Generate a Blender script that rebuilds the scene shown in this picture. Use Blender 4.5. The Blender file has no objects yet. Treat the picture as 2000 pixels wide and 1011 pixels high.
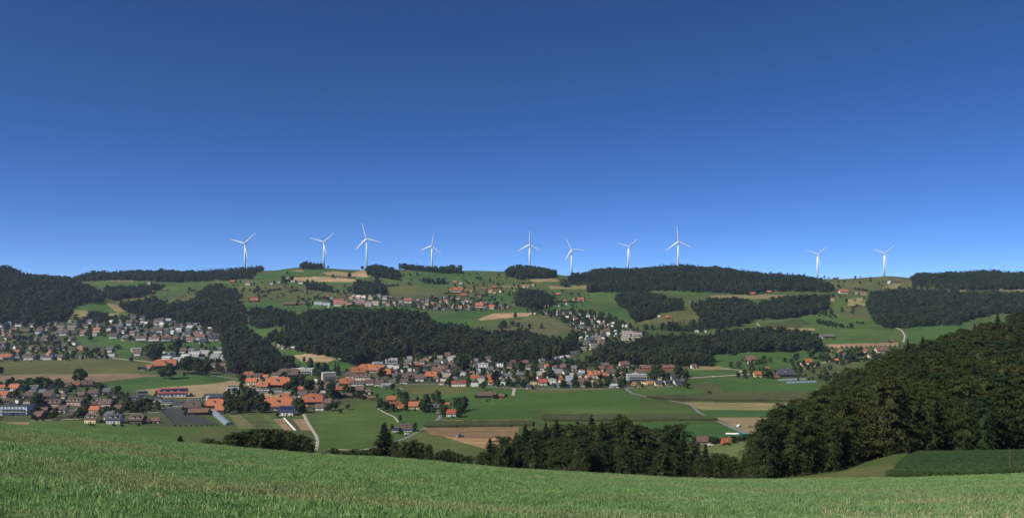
import bpy, math, random
import numpy as np
from mathutils import Vector, Matrix, noise as mnoise
random.seed(7); rng = np.random.default_rng(7)
S = bpy.context.scene
COL = S.collection
R = math.radians
# ------------------------------------------------------------------ camera, world, sun, exposure
HAZE = 0.000038
CAM = 150.0; F = 1570.0; VH = 560.0; UC = 1000.0
cd = bpy.data.cameras.new('camera'); cam = bpy.data.objects.new('camera', cd); COL.objects.link(cam)
cam.location = (0, 0, CAM); cam.rotation_euler = (R(90), 0, 0)
cd.sensor_width = 36; cd.lens = F/2000*36; cd.shift_y = 54.5/2000; cd.clip_start = .3; cd.clip_end = 40000
S.camera = cam
SUN_AZ, SUN_EL = -124.0, 44.0          # azimuth from the view direction (+Y), negative = left
W = bpy.data.worlds.new('World'); S.world = W; W.use_nodes = True
nt = W.node_tree; nt.nodes.clear()
sky = nt.nodes.new('ShaderNodeTexSky'); sky.sky_type = 'NISHITA'; sky.sun_disc = False
sky.sun_elevation = R(SUN_EL); sky.sun_rotation = R(SUN_AZ)
sky.air_density = 0.38; sky.dust_density = 0.0; sky.ozone_density = 6; sky.altitude = 2500
hs = nt.nodes.new('ShaderNodeHueSaturation'); hs.inputs['Saturation'].default_value = 1.12; hs.inputs['Value'].default_value = 1.0
bg = nt.nodes.new('ShaderNodeBackground'); bg.inputs['Strength'].default_value = 0.075
out = nt.nodes.new('ShaderNodeOutputWorld')
nt.links.new(sky.outputs[0], hs.inputs['Color']); mt = nt.nodes.new('ShaderNodeMixRGB'); mt.blend_type = 'MULTIPLY'; mt.inputs[0].default_value = 1; mt.inputs[2].default_value = (1.19, 1.21, 1.35, 1); nt.links.new(hs.outputs[0], mt.inputs[1]); nt.links.new(mt.outputs[0], bg.inputs[0]); nt.links.new(bg.outputs[0], out.inputs[0])
sl = bpy.data.lights.new('sun', 'SUN'); sl.energy = 3.9; sl.angle = R(.5); sl.color = (1, .95, .87)
sun = bpy.data.objects.new('sun', sl); COL.objects.link(sun)
sdir = Vector((math.sin(R(SUN_AZ))*math.cos(R(SUN_EL)), math.cos(R(SUN_AZ))*math.cos(R(SUN_EL)), math.sin(R(SUN_EL))))
sun.rotation_euler = sdir.to_track_quat('Z', 'Y').to_euler(); sun.location = (0, 0, 900)
S.view_settings.view_transform = 'Standard'; S.view_settings.look = 'None'; S.view_settings.gamma = 1
S.view_settings.exposure = 0.5
S.render.engine = 'CYCLES'; S.cycles.max_bounces = 5; S.cycles.diffuse_bounces = 3; S.cycles.transparent_max_bounces = 4
S.cycles.volume_bounces = 0
try: S.cycles.use_denoising = True; S.cycles.denoiser = 'OPENIMAGEDENOISE'; S.cycles.denoising_prefilter = 'ACCURATE'
except Exception: pass
# ------------------------------------------------------------------ materials
def mat(name):
    m = bpy.data.materials.new(name); m.use_nodes = True
    b = m.node_tree.nodes['Principled BSDF']; b.inputs['Roughness'].default_value = .85
    b.inputs['Specular IOR Level'].default_value = .2
    return m, m.node_tree, b
def N(t, k, **kw):
    n = t.nodes.new(k)
    for a, v in kw.items():
        if a in ('op',): n.operation = v
        elif a == 'blend': n.blend_type = v
        elif a == 'dtype': n.data_type = v
        else:
            key = int(a[1:]) if a[0] == 'i' and a[1:].isdigit() else a
            n.inputs[key].default_value = v
    return n
def mixc(t, blend, fac, a, b):
    n = t.nodes.new('ShaderNodeMixRGB'); n.blend_type = blend
    for i, v in enumerate((fac, a, b)):
        if hasattr(v, 'links') or hasattr(v, 'node'): t.links.new(v, n.inputs[i])
        else: n.inputs[i].default_value = v if i == 0 else (*v, 1)
    return n.outputs[0]
def noise(t, vec, scale, detail=3, rough=.55):
    n = t.nodes.new('ShaderNodeTexNoise'); n.inputs['Scale'].default_value = scale; n.inputs['Detail'].default_value = detail
    n.inputs['Roughness'].default_value = rough
    if vec is not None: t.links.new(vec, n.inputs['Vector'])
    return n.outputs['Fac']
def ramp(t, fac, a, b, ca=(0,0,0), cb=(1,1,1)):
    n = t.nodes.new('ShaderNodeValToRGB'); n.color_ramp.elements[0].position = a; n.color_ramp.elements[1].position = b
    n.color_ramp.elements[0].color = (*ca, 1); n.color_ramp.elements[1].color = (*cb, 1)
    t.links.new(fac, n.inputs[0]); return n.outputs[0]
def pos(t): return t.nodes.new('ShaderNodeNewGeometry').outputs['Position']
def mapped(t, vec, sc, rz=0):
    m = t.nodes.new('ShaderNodeMapping'); m.inputs['Scale'].default_value = sc; m.inputs['Rotation'].default_value = (0, 0, rz)
    t.links.new(vec, m.inputs[0]); return m.outputs[0]
# field ground: colour from the object, worked-over by patches, mowing lanes and grain
def field_material(name, lane, attr=False):
    m, t, b = mat(name)
    if attr:
        c = t.nodes.new('ShaderNodeAttribute'); c.attribute_name = 'Col'; base = c.outputs['Color']
    else:
        base = t.nodes.new('ShaderNodeObjectInfo').outputs['Color']
    p = pos(t)
    big = noise(t, mapped(t, p, (.006, .006, .02)), 1, 4, .6)
    col = mixc(t, 'MULTIPLY', 1.0, base, ramp(t, big, .3, .72, (.72, .78, .72), (1.28, 1.2, 1.15)))
    mid = noise(t, mapped(t, p, (.05, .05, .05)), 1, 5, .65)
    col = mixc(t, 'MULTIPLY', 1.0, col, ramp(t, mid, .3, .72, (.84, .86, .82), (1.18, 1.14, 1.12)))
    lanes = noise(t, mapped(t, p, (.012, .16, .01), .35), 1, 3, .5)
    col = mixc(t, 'MULTIPLY', lane, col, ramp(t, lanes, .35, .66, (.72, .74, .7), (1.22, 1.2, 1.18)))
    fine = noise(t, mapped(t, p, (.6, .6, .6)), 1, 3, .7)
    col = mixc(t, 'MULTIPLY', .6, col, ramp(t, fine, .25, .75, (.7, .72, .7), (1.25, 1.22, 1.2)))
    t.links.new(col, b.inputs['Base Color'])
    bp = t.nodes.new('ShaderNodeBump'); bp.inputs['Strength'].default_value = .5; bp.inputs['Distance'].default_value = .5
    t.links.new(fine, bp.inputs['Height']); t.links.new(bp.outputs[0], b.inputs['Normal'])
    b.inputs['Roughness'].default_value = .95; b.inputs['Specular IOR Level'].default_value = .08
    return m
M_field = field_material('pasture', .35); M_till = field_material('tilled_soil', .9)
def foliage(name, c1, c2, c3, k=1.0):
    c1, c2, c3 = [tuple(q*k for q in c) for c in (c1, c2, c3)]
    m, t, b = mat(name)
    oi = t.nodes.new('ShaderNodeObjectInfo')
    r = t.nodes.new('ShaderNodeValToRGB'); r.color_ramp.elements[0].color = (*c1, 1); r.color_ramp.elements[1].color = (*c3, 1)
    e = r.color_ramp.elements.new(.5); e.color = (*c2, 1)
    t.links.new(oi.outputs['Random'], r.inputs[0])
    tc = t.nodes.new('ShaderNodeTexCoord')
    n1 = noise(t, tc.outputs['Object'], .55, 3, .6)
    col = mixc(t, 'MULTIPLY', 1, r.outputs[0], ramp(t, n1, .3, .7, (.6, .62, .6), (1.5, 1.48, 1.25)))
    stand = noise(t, mapped(t, pos(t), (.012, .012, .012)), 1, 2, .5)
    col = mixc(t, 'MULTIPLY', 1, col, ramp(t, stand, .35, .65, (.85, .9, .95), (1.15, 1.1, 1.0)))
    t.links.new(col, b.inputs['Base Color']); b.inputs['Roughness'].default_value = .7; b.inputs['Specular IOR Level'].default_value = .25
    tr = t.nodes.new('ShaderNodeBsdfTranslucent'); t.links.new(col, tr.inputs[0])
    mx = t.nodes.new('ShaderNodeMixShader'); mx.inputs[0].default_value = .3
    o = t.nodes['Material Output']; t.links.new(b.outputs[0], mx.inputs[1]); t.links.new(tr.outputs[0], mx.inputs[2]); t.links.new(mx.outputs[0], o.inputs[0])
    return m
M_leaf = foliage('broadleaf_foliage', (.026, .052, .014), (.040, .064, .017), (.054, .070, .020), .94)
M_leafn = foliage('beech_foliage', (.034, .060, .015), (.050, .068, .018), (.064, .070, .022), .88)
M_needle = foliage('needle_foliage', (.020, .042, .014), (.028, .050, .016), (.038, .056, .018), .95)
M_far = foliage('far_foliage', (.022, .045, .015), (.038, .062, .019), (.066, .080, .028), .84)
M_copper = foliage('copper_foliage', (.030, .016, .018), (.036, .018, .018), (.042, .022, .02))
M_garden = foliage('garden_foliage', (.030, .055, .018), (.045, .078, .022), (.075, .1, .03))
def plain(name, c, rough=.8, spec=.2, vary=.25, sc=1.5):
    m, t, b = mat(name); n = noise(t, pos(t), sc, 4, .6)
    col = mixc(t, 'MULTIPLY', 1, c, ramp(t, n, .3, .7, (1-vary,)*3, (1+vary,)*3))
    t.links.new(col, b.inputs['Base Color']); b.inputs['Roughness'].default_value = rough; b.inputs['Specular IOR Level'].default_value = spec
    return m
def objcol(name, rough, spec, sc, vary, attr=None, bands=0):
    m, t, b = mat(name)
    if attr: a = t.nodes.new('ShaderNodeAttribute'); a.attribute_name = attr; base = a.outputs['Color']
    else: base = t.nodes.new('ShaderNodeObjectInfo').outputs['Color']
    n = noise(t, mapped(t, pos(t), sc), 1, 4, .6)
    col = mixc(t, 'MULTIPLY', 1, base, ramp(t, n, .28, .72, (1-vary,)*3, (1+vary*.8,)*3))
    if bands:
        w = t.nodes.new('ShaderNodeTexWave'); w.bands_direction = 'Z'; w.inputs['Scale'].default_value = bands; w.inputs['Distortion'].default_value = 2
        t.links.new(pos(t), w.inputs[0]); col = mixc(t, 'MULTIPLY', .35, col, w.outputs['Color'])
    t.links.new(col, b.inputs['Base Color']); b.inputs['Roughness'].default_value = rough; b.inputs['Specular IOR Level'].default_value = spec
    return m
M_wall = objcol('house_plaster', .85, .15, (.8, .8, .35), .14)
M_roof = objcol('roof_tiles', .75, .25, (.7, .7, .9), .3, bands=2.2)
M_wallA = objcol('far_house_plaster', .85, .15, (.8, .8, .35), .14, 'Col')
M_bark = plain('bark', (.10, .08, .06), .95, .05, .4, 3)
M_glass = plain('window_glass', (.03, .035, .045), .12, .6, .2, .5)
M_wood = plain('dark_wood', (.09, .05, .03), .8, .1, .3)
M_frame = plain('window_frame_paint', (.7, .7, .68), .5, .3, .05)
M_white = plain('turbine_paint', (.86, .86, .85), .45, .4, .03)
M_asph = plain('asphalt', (.17, .165, .16), .9, .1, .15, .4)
M_gravel = plain('gravel_track', (.34, .31, .25), .95, .05, .2, .6)
M_net = plain('crop_netting', (.035, .04, .045), .7, .2, .4, .8)
M_poly = plain('greenhouse_film', (.20, .24, .27), .3, .5, .1, .4)
M_whitef = plain('white_fleece', (.78, .78, .75), .7, .2, .05)
M_conc = plain('concrete', (.42, .40, .37), .85, .15, .15)
M_solar = plain('solar_glass', (.018, .026, .075), .2, .6, .1)
M_metal = plain('galvanised_metal', (.32, .33, .34), .5, .4, .1)
M_tyre = plain('tyre_rubber', (.02, .02, .02), .8, .2, .1)
M_paint = objcol('vehicle_paint', .35, .5, (1, 1, 1), .05)
# ------------------------------------------------------------------ mesh helpers
def mesh_np(name, v, f, m=None, smooth=False):
    """v (n,3) array, f (k,3|4) int array"""
    v = np.asarray(v, dtype=np.float32); f = np.asarray(f, dtype=np.int32)
    me = bpy.data.meshes.new(name); k = f.shape[1]
    me.vertices.add(len(v)); me.vertices.foreach_set('co', v.ravel())
    me.loops.add(f.size); me.loops.foreach_set('vertex_index', f.ravel())
    me.polygons.add(len(f)); me.polygons.foreach_set('loop_start', np.arange(len(f), dtype=np.int32)*k)
    if smooth: me.polygons.foreach_set('use_smooth', np.ones(len(f), dtype=bool))
    else: me.polygons.foreach_set('use_smooth', np.zeros(len(f), dtype=bool))
    me.update(calc_edges=True)
    if m: me.materials.append(m)
    return me
class MB:
    def __init__(s): s.v = []; s.f = []; s.m = []; s.mats = []
    def mi(s, m):
        if m not in s.mats: s.mats.append(m)
        return s.mats.index(m)
    def box(s, x0, x1, y0, y1, z0, z1, m=None):
        k = len(s.v); s.v += [(x, y, z) for z in (z0, z1) for y in (y0, y1) for x in (x0, x1)]
        for q in ((0, 2, 3, 1), (4, 5, 7, 6), (0, 1, 5, 4), (2, 6, 7, 3), (0, 4, 6, 2), (1, 3, 7, 5)):
            s.f.append([k+i for i in q]); s.m.append(s.mi(m))
    def poly(s, pts, m=None):
        k = len(s.v); s.v += [tuple(p) for p in pts]; s.f.append(list(range(k, k+len(pts)))); s.m.append(s.mi(m))
    def slab(s, pts, dz, m=None):
        """closed slab: top polygon pts (ccw seen from above) and a copy dz lower"""
        n = len(pts); k = len(s.v); s.v += [tuple(p) for p in pts] + [(p[0], p[1], p[2]-dz) for p in pts]
        s.f.append([k+i for i in range(n)]); s.m.append(s.mi(m))
        s.f.append([k+n+i for i in reversed(range(n))]); s.m.append(s.mi(m))
        for i in range(n):
            j = (i+1) % n; s.f.append([k+i, k+n+i, k+n+j, k+j]); s.m.append(s.mi(m))
    def tube(s, pts, rad, n=8, m=None, cap=True):
        prev = None; k0 = len(s.v)
        for i, p in enumerate(pts):
            p = Vector(p); q = Vector(pts[min(i+1, len(pts)-1)]); o = Vector(pts[max(i-1, 0)])
            d = (q-o).normalized(); a = d.cross(Vector((0, 0, 1)))
            if a.length < .05: a = Vector((1, 0, 0))
            a.normalize(); b = d.cross(a)
            for j in range(n):
                w = 2*math.pi*j/n; s.v.append(tuple(p+(a*math.cos(w)+b*math.sin(w))*rad[i]))
        for i in range(len(pts)-1):
            for j in range(n):
                a = k0+i*n+j; b = k0+i*n+(j+1) % n; s.f.append([a, b, b+n, a+n]); s.m.append(s.mi(m))
        if cap:
            s.f.append([k0+j for j in range(n)]); s.m.append(s.mi(m))
            s.f.append([k0+(len(pts)-1)*n+j for j in reversed(range(n))]); s.m.append(s.mi(m))
    def mesh(s, name, smooth=False):
        me = bpy.data.meshes.new(name); me.from_pydata(s.v, [], s.f)
        for m in s.mats: me.materials.append(m if m else M_wall)
        me.polygons.foreach_set('material_index', s.m)
        if smooth: me.polygons.foreach_set('use_smooth', [True]*len(s.f))
        import bmesh
        bm = bmesh.new(); bm.from_mesh(me); bmesh.ops.recalc_face_normals(bm, faces=bm.faces); bm.to_mesh(me); bm.free()
        return me
def link(name, data, parent=None, loc=None, rz=None, sc=None, color=None, **props):
    o = bpy.data.objects.new(name, data); COL.objects.link(o)
    if parent is not None: o.parent = parent
    if loc is not None: o.location = loc
    if rz is not None: o.rotation_euler = (0, 0, rz)
    if sc is not None: o.scale = sc if hasattr(sc, '__len__') else (sc,)*3
    if color is not None: o.color = (*color, 1)
    for k, v in props.items():
        if v is not None: o[k] = v
    return o
def inpoly(u, v, poly):
    u = np.asarray(u, float); v = np.asarray(v, float); c = np.zeros(u.shape, bool); n = len(poly)
    for i in range(n):
        x1, y1 = poly[i]; x2, y2 = poly[(i+1) % n]
        if y1 == y2: continue
        k = ((y1 > v) != (y2 > v)) & (u < (x2-x1)*(v-y1)/(y2-y1)+x1); c ^= k
    return c
def fbm(x, y, seed=0, octs=4):
    """value noise on arrays"""
    r = np.random.default_rng(seed); T = r.random((64, 64)); tot = 0; amp = 1; s = 0
    for o in range(octs):
        xi = np.floor(x).astype(int); yi = np.floor(y).astype(int); fx = x-xi; fy = y-yi
        fx = fx*fx*(3-2*fx); fy = fy*fy*(3-2*fy)
        a = T[xi % 64, yi % 64]; b = T[(xi+1) % 64, yi % 64]; c = T[xi % 64, (yi+1) % 64]; d = T[(xi+1) % 64, (yi+1) % 64]
        tot = tot+amp*((a*(1-fx)+b*fx)*(1-fy)+(c*(1-fx)+d*fx)*fy-.5); s += amp; amp *= .5; x = x*2.03+11.3; y = y*2.03+5.7
    return tot/s*2
# ------------------------------------------------------------------ terrain heights
CREST = [(-400, 800), (0, 829), (200, 849), (350, 865), (600, 886), (800, 899), (900, 908), (1000, 916), (1200, 928), (1400, 937), (1540, 938), (1700, 936), (1800, 934), (2000, 926), (2400, 905)]
cu = np.array([c[0] for c in CREST], float); cv = np.array([c[1] for c in CREST], float)
def crest(u): return np.interp(u, cu, cv)
RID = [(-400, 540), (0, 542), (130, 548), (200, 538), (300, 537), (400, 538), (450, 534), (500, 528), (540, 528), (580, 521), (620, 522), (660, 525), (700, 527), (740, 526), (800, 526), (860, 530), (920, 528), (980, 530), (1030, 528), (1080, 535), (1120, 540), (1200, 532), (1260, 531), (1330, 526), (1400, 531), (1500, 543), (1600, 544), (1640, 545), (1700, 541), (1740, 538), (1780, 543), (1860, 540), (1930, 536), (2000, 543), (2400, 540)]
def ridge(u): return np.interp(u, [r[0] for r in RID], [r[1] for r in RID])
def zv(v, d): return CAM-(v-VH)/F*d
FAR0 = [(1600, 700), (1800, 668), (2000, 638), (2200, 612), (2400, 588), (2700, 560)]
FAR = {-400: [(1600, 712), (1800, 690), (2000, 655), (2100, 636), (2200, 610), (2350, 568), (2500, 526), (2620, 545), (2900, 553)],
 0: [(1600, 712), (1800, 690), (2000, 655), (2100, 636), (2200, 610), (2350, 568), (2500, 527), (2620, 545), (2900, 553)],
 110: [(1600, 710), (1800, 686), (2000, 652), (2120, 628), (2300, 590), (2450, 556), (2560, 566), (2900, 556)],
 200: [(1600, 705), (1800, 675), (2000, 644), (2150, 620), (2300, 590), (2380, 590), (2600, 580), (2800, 562)],
 330: FAR0, 480: [(1700, 690), (1900, 650), (2100, 618), (2400, 588), (2700, 560)],
 590: [(1600, 696), (1700, 672), (1800, 642), (1880, 620), (2000, 622), (2150, 607), (2400, 586), (2700, 560)],
 700: [(1500, 713), (1600, 692), (1720, 658), (1860, 620), (2000, 620), (2150, 606), (2400, 586), (2700, 560)],
 830: [(1500, 713), (1600, 694), (1720, 664), (1860, 626), (2000, 622), (2150, 608), (2400, 586), (2700, 560)],
 910: [(1500, 713), (1650, 692), (1800, 666), (1880, 650), (2000, 638), (2200, 612), (2400, 586), (2700, 560)],
 1050: [(1500, 712), (1650, 692), (1800, 672), (1900, 655), (2000, 640), (2200, 612), (2400, 588), (2700, 560)],
 1150: FAR0, 1400: FAR0, 2400: FAR0}
HILL = {1450: [(250, 942), (300, 948), (400, 955), (500, 958)], 1500: [(160, 942), (250, 938), (320, 925), (380, 915), (440, 925), (520, 945)],
 1560: [(160, 938), (250, 934), (320, 905), (400, 868), (470, 890), (560, 930)], 1650: [(150, 932), (250, 922), (300, 903), (400, 838), (450, 805), (540, 830), (680, 900)],
 1750: [(120, 932), (200, 897), (250, 887), (300, 875), (400, 795), (480, 745), (560, 765), (700, 860)],
 1850: [(110, 934), (200, 893), (250, 886), (300, 872), (400, 790), (520, 712), (600, 725), (760, 830)],
 2000: [(110, 927), (200, 888), (250, 884), (300, 868), (400, 785), (560, 668), (650, 680), (800, 800)],
 2400: [(110, 900), (200, 860), (300, 820), (400, 740), (600, 560), (700, 570), (850, 760)]}
us = np.concatenate([np.arange(-420, -60, 20), np.arange(-60, 2061, 2.1), np.arange(2080, 2440, 20)])
ds = np.concatenate([np.arange(56, 600, 6), 600*np.exp(np.linspace(0, math.log(1500/600), 236))[:-1], np.arange(1500, 3120, 6.2), np.arange(3130, 3600, 40), np.array([3800, 4200, 4600])])
def column(u):
    c = float(crest(u)); pts = [(50, zv(c+9, 50)), (75, zv(c+8, 75))]
    hk = sorted(HILL)
    if u <= 1440:
        k = min(max((u+400)/1400, 0), 1)
        pts += [(150, zv(c+12, 150)), (300, zv(c+15, 300)), (390, zv(c+22, 390)), (500, zv(c+44, 500))]
        pts += [(640, 0.0), (760, 0)] if u > 700 else [(600, zv(c+72, 600)), (700, 0)]
    else: pts += [(d, zv(v, d)) for d, v in HILL[min(hk, key=lambda q: abs(q-u))]] + [(900, 0)]
    pts += [(1000, 0), (1200, 0), (1450, 1)]
    fk = min(FAR, key=lambda q: abs(q-u)); pts += [(d, zv(v, d)) for d, v in FAR[fk]]
    g = float(ridge(u)); pts += [(2930, zv(g+6, 2930)), (3050, zv(g, 3050)), (3250, zv(g+5, 3250)), (4200, zv(g+14, 4200)), (7000, zv(g+16, 7000))]
    pts = [p for i, p in enumerate(pts) if i == 0 or p[0] > pts[i-1][0]]
    return np.interp(ds, [p[0] for p in pts], [p[1] for p in pts])
keys = sorted(set([c for c in cu if c <= 1440] + [1440.0] + [float(k) for k in HILL] + [float(k) for k in FAR] + [float(r[0]) for r in RID]))
def blendcol(u):          # near part from hill/crest knots, far part from far knots, each interpolated on its own knots
    return None
def interp_cols(ks, fn):
    A = np.stack([fn(k) for k in ks]); ks = np.array(ks, float)
    o = np.empty((len(us), len(ds)))
    for j in range(len(ds)): o[:, j] = np.interp(us, ks, A[:, j])
    return o
near = interp_cols(sorted([float(c) for c in cu if c <= 1400]+[1430.0]+[float(k) for k in HILL]), column)
farz = interp_cols(sorted(float(k) for k in FAR), column)
w = np.clip((ds-900)/200, 0, 1)[None, :]
Z = near*(1-w)+farz*w
# exact ridge line for every column
rg = ridge(us)[:, None]; dd = ds[None, :]
rz_ = np.interp(ds, [2930, 3050, 3250, 4200, 7000], [6, 0, 5, 14, 16])[None, :]
wr = np.clip((dd-2650)/250, 0, 1); Z = Z*(1-wr)+(CAM-(rg+rz_-VH)/F*dd)*wr
def smooth_u(A, s):
    k = np.exp(-.5*(np.arange(-3*s, 3*s+1)/s)**2); k /= k.sum()
    P = np.pad(A, ((3*s, 3*s), (0, 0)), mode='edge'); return np.apply_along_axis(lambda a: np.convolve(a, k, 'valid'), 0, P)
def smooth_d(A, s):
    k = np.exp(-.5*(np.arange(-3*s, 3*s+1)/s)**2); k /= k.sum()
    P = np.pad(A, ((0, 0), (3*s, 3*s)), mode='edge'); return np.apply_along_axis(lambda a: np.convolve(a, k, 'valid'), 1, P)
Zs = smooth_d(smooth_u(Z, 14), 6)
wk = np.clip((dd-300)/200, 0, 1)*np.clip((2600-dd)/300, 0, 1)+.0
Z2 = smooth_u(Z, 5)
Z = Zs*wk+Z2*(1-wk)
X = (us[:, None]-UC)/F*dd; Y = np.broadcast_to(dd, X.shape)
amp = np.clip((dd-1450)/700, 0, 1)*np.clip((3000-dd)/250, .12, 1)
Z = Z+amp*(4.6*fbm(X/330+20, Y/330+20, 3)+2.0*fbm(X/90+9, Y/90+3, 5))+np.clip((dd-650)/100, 0, 1)*(1-np.clip((dd-1450)/300, 0, 1))*.8*fbm(X/120+9, Y/120+3, 6)
VG = VH+(CAM-Z)*F/dd
def gz(u, d):
    i = np.clip(np.searchsorted(us, u)-1, 0, len(us)-2); j = np.clip(np.searchsorted(ds, d)-1, 0, len(ds)-2)
    a = np.clip((u-us[i])/(us[i+1]-us[i]), 0, 1); b = np.clip((d-ds[j])/(ds[j+1]-ds[j]), 0, 1)
    return (Z[i, j]*(1-a)+Z[i+1, j]*a)*(1-b)+(Z[i, j+1]*(1-a)+Z[i+1, j+1]*a)*b
def gxy(x, y): return float(gz(UC+F*x/y, y))
def locate(u, v, dmin=660):
    """where the line of sight through a point of the photograph first meets the ground"""
    i = int(np.clip(np.searchsorted(us, u), 0, len(us)-1)); vg = VG[i]
    for j in range(int(np.searchsorted(ds, dmin)), len(ds)-1):
        if vg[j] >= v >= vg[j+1]:
            t = (vg[j]-v)/max(vg[j]-vg[j+1], 1e-6); d = ds[j]+(ds[j+1]-ds[j])*t; break
        if vg[j] < v: d = ds[j]; break
    else: d = 3050.
    return (u-UC)/F*d, d, float(gz(u, d))
def px(x, y, z): return UC+F*x/y, VH+(CAM-z)*F/y
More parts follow.
